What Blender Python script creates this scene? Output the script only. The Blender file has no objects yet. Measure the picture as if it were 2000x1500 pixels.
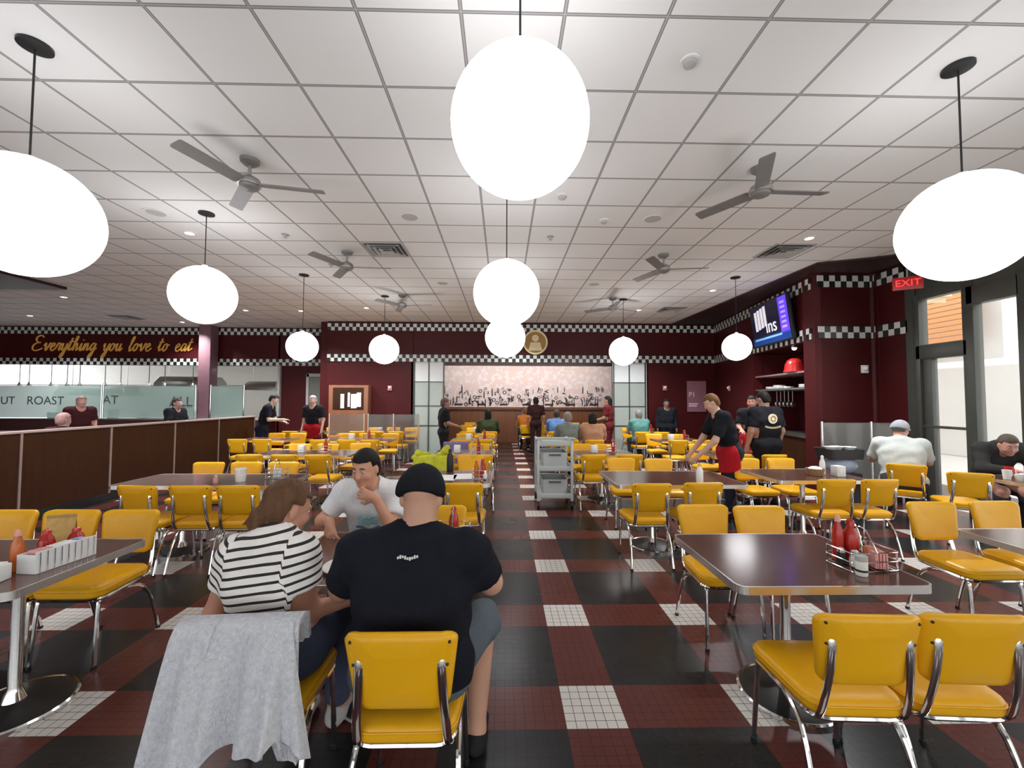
import bpy, bmesh, math, random
import numpy as np
from mathutils import Vector, Matrix
random.seed(7)
S = bpy.context.scene
C = S.collection
PI = math.pi
R = math.radians

# ---------------------------------------------------------------- camera
cam_d = bpy.data.cameras.new('camera')
cam_d.sensor_width = 36.0
cam_d.lens = 803.78 / 2000 * 36
cam_d.clip_start = 0.05
cam_d.clip_end = 200
cam = bpy.data.objects.new('camera', cam_d)
C.objects.link(cam)
_r = Vector((0.99976785, -0.02129063, 0.00330991))
_u = Vector((-0.00411251, -0.03776487, 0.99927819))
_f = Vector((0.02115026, 0.99905982, 0.03784366))
cam.matrix_world = Matrix(((_r.x, _u.x, -_f.x, 0), (_r.y, _u.y, -_f.y, 0), (_r.z, _u.z, -_f.z, 1.6085), (0, 0, 0, 1)))
S.camera = cam

# ---------------------------------------------------------------- world and exposure
W = bpy.data.worlds.new('sky')
S.world = W
W.use_nodes = True
bg = W.node_tree.nodes['Background']
bg.inputs['Color'].default_value = (0.95, 0.98, 1.0, 1)
bg.inputs['Strength'].default_value = 2.15
S.view_settings.view_transform = 'Standard'
S.view_settings.look = 'None'
S.view_settings.gamma = 1
S.view_settings.use_curve_mapping = False
S.view_settings.exposure = 0.22

ZC = 3.871          # ceiling height
GLOBE = 5.2         # globe brightness
DOWN = 430           # watts of one recessed downlight


def portal(name, loc, rot, sx, sy):
    d = bpy.data.lights.new(name, 'AREA')
    d.shape = 'RECTANGLE'
    d.size = sx
    d.size_y = sy
    d.cycles.is_portal = True
    o = bpy.data.objects.new(name, d)
    o.location = loc
    o.rotation_euler = rot
    C.objects.link(o)


sd_ = bpy.data.lights.new('sun', 'SUN')
sd_.energy = 5.0
sd_.angle = R(2)
so_ = bpy.data.objects.new('sun', sd_)
so_.rotation_euler = Vector((0.65, -0.25, -0.7)).to_track_quat('-Z', 'Y').to_euler()
C.objects.link(so_)
portal('window_portal', (6.62, 0.6, 1.7), (0, R(90), 0), 3.4, 11.6)
portal('front_window_portal', (-4, -5.1, 1.9), (R(90), 0, 0), 18, 3.2)


# ---------------------------------------------------------------- materials
class NT:
    def __init__(s, name):
        s.m = bpy.data.materials.new(name)
        s.m.use_nodes = True
        s.t = s.m.node_tree
        s.b = s.t.nodes['Principled BSDF']

    def n(s, typ, **kw):
        x = s.t.nodes.new(typ)
        for k, v in kw.items():
            setattr(x, k, v)
        return x

    def l(s, a, b):
        s.t.links.new(a, b)

    def math(s, op, a, b=None, c=None):
        x = s.n('ShaderNodeMath', operation=op)
        for i, v in enumerate((a, b, c)):
            if v is None:
                continue
            if isinstance(v, (int, float)):
                x.inputs[i].default_value = v
            else:
                s.l(v, x.inputs[i])
        return x.outputs[0]

    def mix(s, f, a, b):
        x = s.n('ShaderNodeMix', data_type='RGBA')
        if isinstance(f, (int, float)):
            x.inputs[0].default_value = f
        else:
            s.l(f, x.inputs[0])
        for i, v in ((6, a), (7, b)):
            if isinstance(v, tuple):
                x.inputs[i].default_value = (*v[:3], 1)
            else:
                s.l(v, x.inputs[i])
        return x.outputs[2]

    def obj(s):
        return s.n('ShaderNodeTexCoord').outputs['Object']

    def noise(s, scale, detail=3, vec=None, stretch=None):
        v = vec or s.obj()
        if stretch:
            mp = s.n('ShaderNodeMapping')
            mp.inputs['Scale'].default_value = stretch
            s.l(v, mp.inputs['Vector'])
            v = mp.outputs[0]
        x = s.n('ShaderNodeTexNoise')
        x.inputs['Scale'].default_value = scale
        x.inputs['Detail'].default_value = detail
        s.l(v, x.inputs['Vector'])
        return x.outputs['Fac']

    def bump(s, h, strength=0.2, dist=0.01):
        x = s.n('ShaderNodeBump')
        x.inputs['Strength'].default_value = strength
        x.inputs['Distance'].default_value = dist
        s.l(h, x.inputs['Height'])
        s.l(x.outputs[0], s.b.inputs['Normal'])


def mat(name, col, rough=0.5, metal=0.0, var=0.12, scale=8, bump=0, bscale=60, stretch=None, emit=0, spec=None, alpha=None, trans=0):
    t = NT(name)
    c2 = tuple(max(0, c * (1 - var)) for c in col)
    t.l(t.mix(t.noise(scale, stretch=stretch), c2, tuple(min(1, c * (1 + var)) for c in col)), t.b.inputs['Base Color'])
    t.b.inputs['Roughness'].default_value = rough
    t.b.inputs['Metallic'].default_value = metal
    if spec is not None:
        t.b.inputs['Specular IOR Level'].default_value = spec
    if bump:
        t.bump(t.noise(bscale, 4, stretch=stretch), bump)
    if emit:
        t.b.inputs['Emission Color'].default_value = (*col, 1)
        t.b.inputs['Emission Strength'].default_value = emit
    if trans:
        t.b.inputs['Transmission Weight'].default_value = trans
    if alpha is not None:
        t.b.inputs['Alpha'].default_value = alpha
    return t.m


def floor_mat():
    t = NT('floor_tiles')
    sp = t.n('ShaderNodeSeparateXYZ')
    t.l(t.obj(), sp.inputs[0])
    P = 0.9144
    bx = t.math('LESS_THAN', t.math('FRACT', t.math('DIVIDE', t.math('ADD', sp.outputs[0], 91.44 - 0.318), P)), 1 / 3)
    by = t.math('LESS_THAN', t.math('FRACT', t.math('DIVIDE', t.math('ADD', sp.outputs[1], 91.44 - 2.3712 + P / 3), P)), 1 / 3)
    both = t.math('MULTIPLY', bx, by)
    anyb = t.math('MAXIMUM', bx, by)
    nz = t.noise(1.7, 4)
    dark = t.mix(nz, (0.011, 0.011, 0.012), (0.026, 0.026, 0.027))
    red = t.mix(nz, (0.085, 0.020, 0.016), (0.135, 0.034, 0.028))
    white = t.mix(nz, (0.56, 0.52, 0.48), (0.72, 0.69, 0.65))
    col = t.mix(both, t.mix(anyb, dark, red), white)
    g = 0.0508
    gx = t.math('LESS_THAN', t.math('FRACT', t.math('DIVIDE', t.math('ADD', sp.outputs[0], 91.44 - 0.318 + 0.0015), g)), 0.07)
    gy = t.math('LESS_THAN', t.math('FRACT', t.math('DIVIDE', t.math('ADD', sp.outputs[1], 91.44 - 2.3712 + P / 3 + 0.0015), g)), 0.07)
    gr = t.math('MAXIMUM', gx, gy)
    gcol = t.mix(both, t.mix(anyb, (0.012, 0.012, 0.012), (0.05, 0.018, 0.016)), (0.12, 0.11, 0.10))
    t.l(t.mix(gr, col, gcol), t.b.inputs['Base Color'])
    t.l(t.math('ADD', t.math('MULTIPLY', nz, 0.12), 0.20), t.b.inputs['Roughness'])
    t.b.inputs['Specular IOR Level'].default_value = 0.22
    t.bump(t.math('SUBTRACT', 1, gr), 0.25, 0.002)
    return t.m


def ceiling_mat():
    t = NT('ceiling_tiles')
    sp = t.n('ShaderNodeSeparateXYZ')
    t.l(t.obj(), sp.inputs[0])
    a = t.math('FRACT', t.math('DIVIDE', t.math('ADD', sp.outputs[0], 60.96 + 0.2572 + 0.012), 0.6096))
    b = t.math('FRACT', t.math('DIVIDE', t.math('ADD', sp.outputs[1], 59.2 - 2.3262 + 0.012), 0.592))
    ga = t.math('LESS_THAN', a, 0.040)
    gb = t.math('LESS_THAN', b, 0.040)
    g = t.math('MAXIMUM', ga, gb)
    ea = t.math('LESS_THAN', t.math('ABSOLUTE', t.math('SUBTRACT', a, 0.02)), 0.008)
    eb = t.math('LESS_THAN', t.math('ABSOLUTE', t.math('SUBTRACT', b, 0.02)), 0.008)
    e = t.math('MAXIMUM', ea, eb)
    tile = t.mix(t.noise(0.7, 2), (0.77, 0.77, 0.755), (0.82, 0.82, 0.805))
    col = t.mix(g, tile, (0.23, 0.225, 0.215))  # dark lines paint in the shade of the gaps around the tiles
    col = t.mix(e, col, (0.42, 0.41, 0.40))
    t.l(col, t.b.inputs['Base Color'])
    t.b.inputs['Roughness'].default_value = 0.85
    t.bump(t.noise(90, 2), 0.06, 0.004)
    return t.m


def checker_mat():
    t = NT('check_band')
    sp = t.n('ShaderNodeSeparateXYZ')
    t.l(t.obj(), sp.inputs[0])
    s = t.math('ADD', t.math('FLOOR', t.math('DIVIDE', sp.outputs[0], 0.103)), t.math('FLOOR', t.math('DIVIDE', sp.outputs[2], 0.103)))
    f = t.math('GREATER_THAN', t.math('FRACT', t.math('MULTIPLY', s, 0.5)), 0.25)
    t.l(t.mix(f, (0.012, 0.014, 0.012), t.mix(t.noise(3), (0.66, 0.65, 0.62), (0.74, 0.73, 0.70))), t.b.inputs['Base Color'])
    t.b.inputs['Roughness'].default_value = 0.3
    return t.m


def wood_mat(name, c1, c2, rough=0.35, stretch=(1, 1, 12), scale=6, spec=0.5):
    t = NT(name)
    t.l(t.mix(t.noise(scale, 5, stretch=stretch), c1, c2), t.b.inputs['Base Color'])
    t.b.inputs['Roughness'].default_value = rough
    t.b.inputs['Specular IOR Level'].default_value = spec
    return t.m


def stripe_mat():
    t = NT('striped_knit')
    at = t.n('ShaderNodeAttribute', attribute_name='stripe')
    f = t.math('LESS_THAN', t.math('FRACT', t.math('DIVIDE', t.math('ADD', at.outputs['Fac'], 10), 0.0335)), 0.32)
    t.l(t.mix(f, t.mix(t.noise(30), (0.74, 0.70, 0.66), (0.85, 0.82, 0.78)), (0.022, 0.020, 0.018)), t.b.inputs['Base Color'])
    t.b.inputs['Roughness'].default_value = 0.9
    t.bump(t.noise(220, 2), 0.25, 0.003)
    return t.m


def fleece_mat():
    t = NT('grey_fleece')
    t.l(t.mix(t.noise(70, 5), (0.44, 0.45, 0.49), (0.86, 0.87, 0.91)), t.b.inputs['Base Color'])
    t.b.inputs['Roughness'].default_value = 0.95
    t.bump(t.noise(160, 5), 0.9, 0.012)
    return t.m


M = {}
M['floor'] = floor_mat()
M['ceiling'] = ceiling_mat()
M['check'] = checker_mat()
M['stripe'] = stripe_mat()
M['fleece'] = fleece_mat()
M['burgundy'] = mat('burgundy_panel', (0.060, 0.0075, 0.0085), 0.45, var=0.15, scale=1.5, spec=0.18)
M['burg_dark'] = mat('dark_burgundy', (0.032, 0.008, 0.008), 0.5)
M['plum'] = mat('plum_column', (0.20, 0.10, 0.12), 0.4)
M['vinyl'] = mat('yellow_vinyl', (0.78, 0.395, 0.008), 0.33, var=0.08, scale=5, bump=0.06, bscale=180, spec=0.35)
M['chrome'] = mat('chrome', (0.78, 0.78, 0.77), 0.10, 1.0, var=0.05)
M['steel'] = mat('brushed_steel', (0.55, 0.55, 0.53), 0.32, 1.0, var=0.1, stretch=(1, 1, 20))
M['edge'] = mat('aluminium_edge', (0.86, 0.86, 0.84), 0.24, 0.9, var=0.05)
M['table'] = wood_mat('walnut_laminate', (0.075, 0.030, 0.022), (0.15, 0.072, 0.054), 0.17, (1.2, 14, 1), 5, 0.7)
M['iron'] = mat('black_iron', (0.012, 0.012, 0.012), 0.4)
M['black'] = mat('black_plastic', (0.010, 0.010, 0.011), 0.45)
M['globe'] = mat('opal_globe', (0.97, 0.97, 1.0), 0.4, emit=GLOBE, var=0.01)
M['nickel'] = mat('nickel', (0.42, 0.41, 0.39), 0.35, 0.85)
M['blade'] = mat('grey_blade', (0.20, 0.19, 0.18), 0.5, 0.1)
M['white'] = mat('white_paint', (0.78, 0.78, 0.76), 0.5, var=0.04)
M['paper'] = mat('white_paper', (0.82, 0.82, 0.80), 0.7, var=0.05)
M['ventdark'] = mat('vent_dark', (0.10, 0.10, 0.10), 0.7)
M['greytrim'] = mat('grey_trim', (0.42, 0.42, 0.41), 0.6)
M['wood_dark'] = wood_mat('dark_wood_panel', (0.022, 0.0065, 0.003), (0.050, 0.017, 0.0065), 0.4, (6, 6, 0.6), 4, 0.25)
M['wood_mid'] = wood_mat('mid_wood', (0.16, 0.060, 0.026), (0.28, 0.11, 0.05), 0.45, (4, 4, 0.5), 4)
M['wood_light'] = wood_mat('light_wood', (0.62, 0.42, 0.24), (0.80, 0.60, 0.38), 0.6, (0.4, 0.4, 14), 3)
M['frame'] = mat('window_frame', (0.060, 0.062, 0.052), 0.4, 0.2)
M['cream'] = mat('cream_wall', (0.80, 0.79, 0.75), 0.7, var=0.04)
M['concrete'] = mat('pale_concrete', (0.72, 0.71, 0.68), 0.8, var=0.06, scale=2)
M['gold'] = mat('gold_letters', (0.62, 0.33, 0.07), 0.4, 0.1, emit=0.12)
M['emblem'] = mat('gold_emblem', (0.34, 0.19, 0.05), 0.5, 0.2)
M['emblem_pale'] = mat('pale_emblem', (0.78, 0.66, 0.40), 0.5, 0.0)
M['cart'] = mat('grey_cart_plastic', (0.50, 0.53, 0.52), 0.45, var=0.06)
M['redplastic'] = mat('red_plastic', (0.52, 0.020, 0.018), 0.3)
M['ketchup'] = mat('ketchup_red', (0.42, 0.018, 0.012), 0.22)
M['orange_sauce'] = mat('orange_sauce', (0.50, 0.12, 0.02), 0.22)
M['mustard'] = mat('mustard_yellow', (0.70, 0.46, 0.02), 0.3)
M['pink'] = mat('pink_packet', (0.72, 0.34, 0.30), 0.6)
M['bluepkt'] = mat('blue_packet', (0.30, 0.42, 0.68), 0.6)
M['ceramic'] = mat('white_ceramic', (0.82, 0.82, 0.80), 0.2, var=0.02)
M['lettering'] = mat('dark_lettering', (0.05, 0.07, 0.06), 0.6)
M['whiteink'] = mat('white_lettering', (0.80, 0.79, 0.76), 0.6)
M['ink'] = mat('mural_ink', (0.035, 0.032, 0.036), 0.7)
M['screen'] = mat('tv_screen', (0.012, 0.012, 0.03), 0.2, emit=0.4)
M['tvpurple'] = mat('tv_purple', (0.12, 0.05, 0.85), 0.3, emit=0.75)
M['tvlilac'] = mat('tv_lilac', (0.35, 0.28, 0.95), 0.3, emit=0.7)
M['tvblue'] = mat('tv_blue', (0.005, 0.03, 0.16), 0.3, emit=0.6)
M['tvcyan'] = mat('tv_cyan', (0.16, 0.34, 0.5), 0.3, emit=0.7)
M['tvwhite'] = mat('tv_white', (0.72, 0.68, 0.76), 0.3, emit=0.6)
M['exitred'] = mat('exit_red', (0.85, 0.04, 0.05), 0.4, emit=1.1)
M['poster'] = mat('poster_mauve', (0.30, 0.13, 0.17), 0.4)
M['door'] = mat('grey_door', (0.15, 0.15, 0.13), 0.45)
M['lampwarm'] = mat('lamp_lens', (1.0, 0.96, 0.88), 0.4, emit=6, var=0.01)
M['kitchenlamp'] = mat('kitchen_lamp', (1.0, 0.98, 0.94), 0.4, emit=14, var=0.01)
M['tub'] = mat('dark_tub', (0.035, 0.035, 0.04), 0.5)
M['bag'] = mat('clear_bag', (0.36, 0.42, 0.55), 0.25)
M['seatred'] = mat('booth_maroon', (0.07, 0.010, 0.016), 0.4)
M['hivis'] = mat('yellow_green_cloth', (0.46, 0.46, 0.02), 0.8, var=0.35, scale=14, bump=0.3, bscale=25)
M['purplecloth'] = mat('purple_cloth', (0.16, 0.12, 0.24), 0.8, bump=0.3, bscale=25)


def mural_mat():
    t = NT('mural_paint')
    n1 = t.noise(1.1, 4)
    c = t.mix(n1, (0.78, 0.60, 0.50), (0.78, 0.64, 0.66))
    c = t.mix(t.math('GREATER_THAN', t.noise(6, 6), 0.53), c, (0.84, 0.75, 0.75))
    t.l(c, t.b.inputs['Base Color'])
    t.b.inputs['Roughness'].default_value = 0.5
    return t.m


M['mural'] = mural_mat()


def glass_mat(name, col, alpha):
    t = NT(name)
    t.b.inputs['Base Color'].default_value = (*col, 1)
    t.b.inputs['Roughness'].default_value = 0.06
    t.l(t.math('ADD', t.math('MULTIPLY', t.noise(2), 0.06), alpha - 0.03), t.b.inputs['Alpha'])
    return t.m


M['guard'] = glass_mat('green_glass', (0.30, 0.40, 0.36), 0.72)
M['rail_glass'] = glass_mat('rail_glass', (0.30, 0.32, 0.30), 0.30)
M['pane'] = glass_mat('window_glass', (0.9, 0.95, 0.95), 0.06)
M['frost'] = mat('frosted_panel', (0.40, 0.44, 0.40), 0.25, var=0.05)
M['frost_light'] = mat('bright_panel', (0.80, 0.83, 0.83), 0.3, var=0.03)


# ---------------------------------------------------------------- mesh helpers
class MB:
    def __init__(s):
        s.v = []
        s.f = []

    def add(s, vs, fs, mt=None):
        o = len(s.v)
        for p in vs:
            p = Vector(p)
            if mt is not None:
                p = mt @ p
            s.v.append(tuple(p))
        s.f += [tuple(i + o for i in q) for q in fs]
        return s

    def box(s, c, d, bev=0.0, mt=None):
        bm = bmesh.new()
        bmesh.ops.create_cube(bm, size=1)
        for v in bm.verts:
            v.co = Vector((v.co.x * d[0] + c[0], v.co.y * d[1] + c[1], v.co.z * d[2] + c[2]))
        if bev:
            bmesh.ops.bevel(bm, geom=list(bm.edges), offset=bev, segments=2, affect='EDGES', profile=0.6)
        bm.verts.index_update()
        s.add([v.co.copy() for v in bm.verts], [[v.index for v in f.verts] for f in bm.faces], mt)
        bm.free()
        return s

    def tube(s, pts, r, n=8, flat=None, mt=None):
        pts = [Vector(p) for p in pts]
        rs = r if isinstance(r, (list, tuple)) else [r] * len(pts)
        vs, fs = [], []
        up = None
        for i, p in enumerate(pts):
            d = (pts[min(i + 1, len(pts) - 1)] - pts[max(i - 1, 0)]).normalized()
            if up is None:
                up = Vector((1, 0, 0)) if abs(d.x) < 0.8 else Vector((0, 0, 1))
            a = (up - d * up.dot(d)).normalized()
            b = d.cross(a)
            up = a
            fa, fb = flat or (1, 1)
            for k in range(n):
                t = 2 * PI * k / n
                vs.append(p + a * (math.cos(t) * rs[i] * fa) + b * (math.sin(t) * rs[i] * fb))
        for i in range(len(pts) - 1):
            for k in range(n):
                fs.append((i * n + k, i * n + (k + 1) % n, (i + 1) * n + (k + 1) % n, (i + 1) * n + k))
        fs.append(tuple(range(n - 1, -1, -1)))
        fs.append(tuple((len(pts) - 1) * n + k for k in range(n)))
        return s.add(vs, fs, mt)

    def lathe(s, prof, n=24, c=(0, 0, 0), mt=None):
        vs, fs = [], []
        for (r, z) in prof:
            for k in range(n):
                t = 2 * PI * k / n
                vs.append((c[0] + r * math.cos(t), c[1] + r * math.sin(t), c[2] + z))
        m = len(prof)
        for i in range(m - 1):
            for k in range(n):
                fs.append((i * n + k, i * n + (k + 1) % n, (i + 1) * n + (k + 1) % n, (i + 1) * n + k))
        if prof[0][0] > 0 and prof[-1][0] > 0:      # an open ring: close the profile instead of capping it
            for k in range(n):
                fs.append(((m - 1) * n + k, (m - 1) * n + (k + 1) % n, (k + 1) % n, k))
        else:
            fs.append(tuple(range(n - 1, -1, -1)))
            fs.append(tuple((m - 1) * n + k for k in range(n)))
        return s.add(vs, fs, mt)

    def loft(s, rings, mt=None):
        n = len(rings[0])
        vs = [p for r_ in rings for p in r_]
        fs = []
        for i in range(len(rings) - 1):
            for k in range(n):
                fs.append((i * n + k, i * n + (k + 1) % n, (i + 1) * n + (k + 1) % n, (i + 1) * n + k))
        fs.append(tuple(range(n - 1, -1, -1)))
        fs.append(tuple((len(rings) - 1) * n + k for k in range(n)))
        return s.add(vs, fs, mt)

    def sphere(s, c, r, n=24, m=14, sc=(1, 1, 1), mt=None):
        vs = [(c[0], c[1], c[2] - r * sc[2])]
        fs = []
        for i in range(1, m):
            a = -PI / 2 + PI * i / m
            for k in range(n):
                t = 2 * PI * k / n
                vs.append((c[0] + r * sc[0] * math.cos(a) * math.cos(t), c[1] + r * sc[1] * math.cos(a) * math.sin(t), c[2] + r * sc[2] * math.sin(a)))
        vs.append((c[0], c[1], c[2] + r * sc[2]))
        for k in range(n):
            fs.append((0, 1 + (k + 1) % n, 1 + k))
            fs.append((len(vs) - 1, 1 + (m - 2) * n + k, 1 + (m - 2) * n + (k + 1) % n))
        for i in range(m - 2):
            for k in range(n):
                a = 1 + i * n
                fs.append((a + k, a + (k + 1) % n, a + n + (k + 1) % n, a + n + k))
        return s.add(vs, fs, mt)

    def prism(s, poly, z0, z1, mt=None):
        return s.loft([[(x, y, z0) for x, y in poly], [(x, y, z1) for x, y in poly]], mt)


def link(name, me, parent=None):
    o = bpy.data.objects.new(name, me)
    C.objects.link(o)
    if parent is not None:
        o.parent = parent
    return o


def obj(name, mb, m, parent=None, ang=38):
    me = bpy.data.meshes.new(name)
    me.from_pydata(mb.v, [], mb.f)
    bm = bmesh.new()
    bm.from_mesh(me)
    bmesh.ops.recalc_face_normals(bm, faces=list(bm.faces))
    bm.to_mesh(me)
    bm.free()
    me.polygons.foreach_set('use_smooth', [True] * len(me.polygons))
    me.set_sharp_from_angle(angle=R(ang))
    me.materials.append(M[m] if isinstance(m, str) else m)
    return link(name, me, parent)


def tag(o, label, cat, group=None, kind=None):
    if label:
        o['label'] = label
    if cat:
        o['category'] = cat
    if group:
        o['group'] = group
    if kind:
        o['kind'] = kind
    return o


def thing(name, label, cat, loc=(0, 0, 0), rz=0, group=None):
    o = bpy.data.objects.new(name, None)
    o.empty_display_size = 0.1
    C.objects.link(o)
    o.location = loc
    o.rotation_euler = (0, 0, rz)
    return tag(o, label, cat, group)


def struct(name, mb, m, parent=None, label=None):
    o = obj(name, mb, m, parent)
    if parent is None:
        o['kind'] = 'structure'
    if label:
        o['label'] = label
        o['category'] = name.split('_')[0]
    return o


def dup(root, loc, rz, label=None, group=None):
    r_ = root.copy()
    C.objects.link(r_)
    r_.location = loc
    r_.rotation_euler = (0, 0, rz)
    if label:
        r_['label'] = label
    if group:
        r_['group'] = group
    for ch in list(root.children):
        c = ch.copy()
        C.objects.link(c)
        c.parent = r_
        for g in list(ch.children):
            d = g.copy()
            C.objects.link(d)
            d.parent = c
    return r_


def rrect(w, d, r, n=5, cx=0, cy=0):
    pts = []
    for (sx, sy, a0) in ((1, 1, 0), (-1, 1, 90), (-1, -1, 180), (1, -1, 270)):
        for k in range(n + 1):
            a = R(a0 + 90 * k / n)
            pts.append((cx + sx * (w / 2 - r) + r * math.cos(a), cy + sy * (d / 2 - r) + r * math.sin(a)))
    return pts


def smooth_pts(pts, n=5):
    P = [Vector(p) for p in pts]
    out = []
    for i in range(len(P) - 1):
        p0, p1, p2, p3 = P[max(i - 1, 0)], P[i], P[i + 1], P[min(i + 2, len(P) - 1)]
        for k in range(n):
            t = k / n
            out.append(0.5 * ((2 * p1) + (p2 - p0) * t + (2 * p0 - 5 * p1 + 4 * p2 - p3) * t * t + (3 * p1 - p0 - 3 * p2 + p3) * t ** 3))
    out.append(P[-1])
    return out


def text_mesh(body, size, depth=0.004, shear=0.0, align='CENTER'):
    cu = bpy.data.curves.new('t', 'FONT')
    cu.body = body
    cu.size = size
    cu.extrude = depth
    cu.shear = shear
    cu.align_x = align
    cu.align_y = 'CENTER'
    to = bpy.data.objects.new('t', cu)
    C.objects.link(to)
    dg = bpy.context.evaluated_depsgraph_get()
    me = bpy.data.meshes.new_from_object(to.evaluated_get(dg))
    vs = [v.co.copy() for v in me.vertices]
    fs = [tuple(p.vertices) for p in me.polygons]
    bpy.data.objects.remove(to)
    bpy.data.meshes.remove(me)
    return vs, fs


UPRIGHT = Matrix.Rotation(R(90), 4, 'X')     # text plane -> upright, facing -y


def along(A, B, z=0):
    """matrix: local x runs from A to B, local y is the left-hand normal"""
    a = math.atan2(B[1] - A[1], B[0] - A[0])
    return Matrix.Translation((A[0], A[1], z)) @ Matrix.Rotation(a, 4, 'Z')


# ================================================================ SETTING
XL, XR, YF, YB, YK, YM = -17.0, 6.5, -5.0, 12.0, 13.2, 15.6
struct('floor', MB().box(((XL + 8.5) / 2, 6.5, -0.05), (8.5 - XL, 24, 0.1)), 'floor')
cb = MB()
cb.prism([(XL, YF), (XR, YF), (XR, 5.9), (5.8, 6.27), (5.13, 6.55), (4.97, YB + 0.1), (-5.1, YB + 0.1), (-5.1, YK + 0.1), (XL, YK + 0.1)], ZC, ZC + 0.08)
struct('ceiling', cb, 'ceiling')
sf = MB().prism([(XR, 5.9), (5.8, 6.27), (5.13, 6.55), (4.97, YB + 0.1), (8.2, YB + 0.1), (8.2, 5.9)], ZC - 0.03, ZC + 0.09)
struct('trim_1', sf, 'burg_dark')
# back wall with the wide opening to the bar room
bw = MB()
bw.box(((-5.1 - 2.62) / 2, YB + 0.1, ZC / 2), (2.48, 0.2, ZC))
bw.box(((4.22 + 6.6) / 2, YB + 0.1, ZC / 2), (2.38, 0.2, ZC))
bw.box((0.8, YB + 0.1, (2.70 + ZC) / 2), (6.86, 0.2, ZC - 2.70))
struct('wall_back', bw, 'burgundy')


def band(n, A, B, z, th=0.03):
    mt = along(A, B, z)
    L = (Vector(B[:2]) - Vector(A[:2])).length
    o = struct('trim_%d' % n, MB().box((L / 2, -th / 2, 0.103), (L, th, 0.206)), 'check')
    o.matrix_world = mt


band(2, (-5.1, YB), (6.25, YB), 3.60)
band(3, (-5.1, YB), (6.25, YB), 2.70)
# kitchen wall (left, set back)
struct('wall_kitchen_upper', MB().box(((XL - 7.1) / 2, YK + 0.1, (2.66 + ZC) / 2), (-7.1 - XL, 0.2, ZC - 2.66)), 'burgundy')
struct('wall_kitchen_lower', MB().box(((XL - 7.1) / 2, YK + 0.1, 0.47), (-7.1 - XL, 0.2, 0.94)), 'burgundy')
struct('wall_kitchen_end', MB().box((-6.12, YK + 0.1, ZC / 2), (2.06, 0.2, ZC)), 'burgundy')
struct('wall_step', MB().box((-5.22, YK - 0.5, ZC / 2), (0.24, 1.2, ZC)), 'burgundy')
band(4, (XL, YK), (-5.34, YK), 3.63)
band(5, (XL, YK), (-5.34, YK), 2.66)
struct('trim_6', MB().box((-7.07, YK - 0.05, 1.86), (0.07, 0.14, 1.62), 0.01), 'greytrim')
struct('trim_7', MB().box((-9.17, YK - 0.25, ZC / 2), (0.36, 0.36, ZC), 0.02), 'plum')
# kitchen room behind the pass
struct('wall_kitchen_back', MB().box((-12, 17.3, 1.9), (12.5, 0.1, 3.8)), 'cream')
struct('wall_kitchen_side', MB().box((-6.8, 15.35, 1.9), (0.1, 3.9, 3.8)), 'cream')
struct('ceiling_kitchen', MB().box((-12, 15.3, 3.10), (10.4, 3.8, 0.08)), 'white')
struct('wall_left', MB().box((XL - 0.1, 4.2, ZC / 2), (0.2, 18.6, ZC)), 'burgundy')
# bar room behind the opening
br = MB()
br.box((0.8, YM + 0.1, 1.6), (11, 0.2, 3.2))
br.box((-4.2, YM / 2 + 6.1, 1.6), (0.2, 3.4, 3.2))
br.box((5.8, YM / 2 + 6.1, 1.6), (0.2, 3.4, 3.2))
struct('wall_bar', br, 'burg_dark')
struct('ceiling_bar', MB().box((0.8, 13.9, 3.16), (10.2, 3.4, 0.1)), 'white')
struct('trim_8', MB().box((0.8, YM - 0.03, 0.62), (9.8, 0.06, 1.24)).box((0.8, YM - 0.07, 1.27), (9.8, 0.14, 0.06)), 'wood_mid')
# right wall, splayed, with the service niche
A, B = (5.5, 7.2), (6.25, 12.0)
mr = along(A, B)
Lr = (Vector(B) - Vector(A)).length
for nm_, c_, d_ in (('wall_right_upper', (Lr / 2, -0.1, (2.68 + ZC) / 2), (Lr, 0.2, ZC - 2.68)), ('wall_right', (3.6, -0.1, 1.34), (2.5, 0.2, 2.68)), ('wall_niche_back', (1.2, -1.05, 1.9), (2.6, 0.1, 3.8)),
                    ('wall_niche_side', (2.42, -0.6, 1.34), (0.1, 0.9, 2.68)), ('ceiling_niche', (1.2, -0.6, 2.72), (2.4, 0.9, 0.08))):
    struct(nm_, MB().box(c_, d_), 'burgundy').matrix_world = mr
cw = MB()
cw.prism([(5.5, 7.2), (5.5, 7.12), (5.56, 7.05), (6.45, 7.05), (6.5, 7.0), (6.5, 6.45), (6.62, 6.45), (6.9, 7.0), (6.9, 7.4), (5.5, 7.4)], 0, ZC)
struct('wall_column', cw, 'burgundy')


def pband(n, pts, z):
    mb = MB()
    d = 0
    for i in range(len(pts) - 1):
        a, b = Vector(pts[i]), Vector(pts[i + 1])
        t = (b - a).normalized()
        nrm = Vector((t.y, -t.x)) * 0.02
        a2, b2 = a + nrm - t * 0.015, b + nrm + t * 0.015
        o = struct('trim_%d' % (n + i), MB().box(((b2 - a2).length / 2, 0.01, 0.103), ((b2 - a2).length, 0.02, 0.206)), 'check')
        o.matrix_world = along(a2, b2, z)


pband(9, [(6.25, 12.0), (5.5, 7.2)], 3.60)
pband(10, [(6.25, 12.0), (5.5, 7.2)], 2.70)
pband(11, [(5.52, 7.05), (6.48, 7.05)], 3.60)
pband(12, [(5.52, 7.05), (6.48, 7.05)], 2.70)
pband(13, [(6.5, 7.05), (6.5, 6.45)], 3.60)
pband(14, [(6.5, 7.05), (6.5, 6.45)], 2.70)

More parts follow.
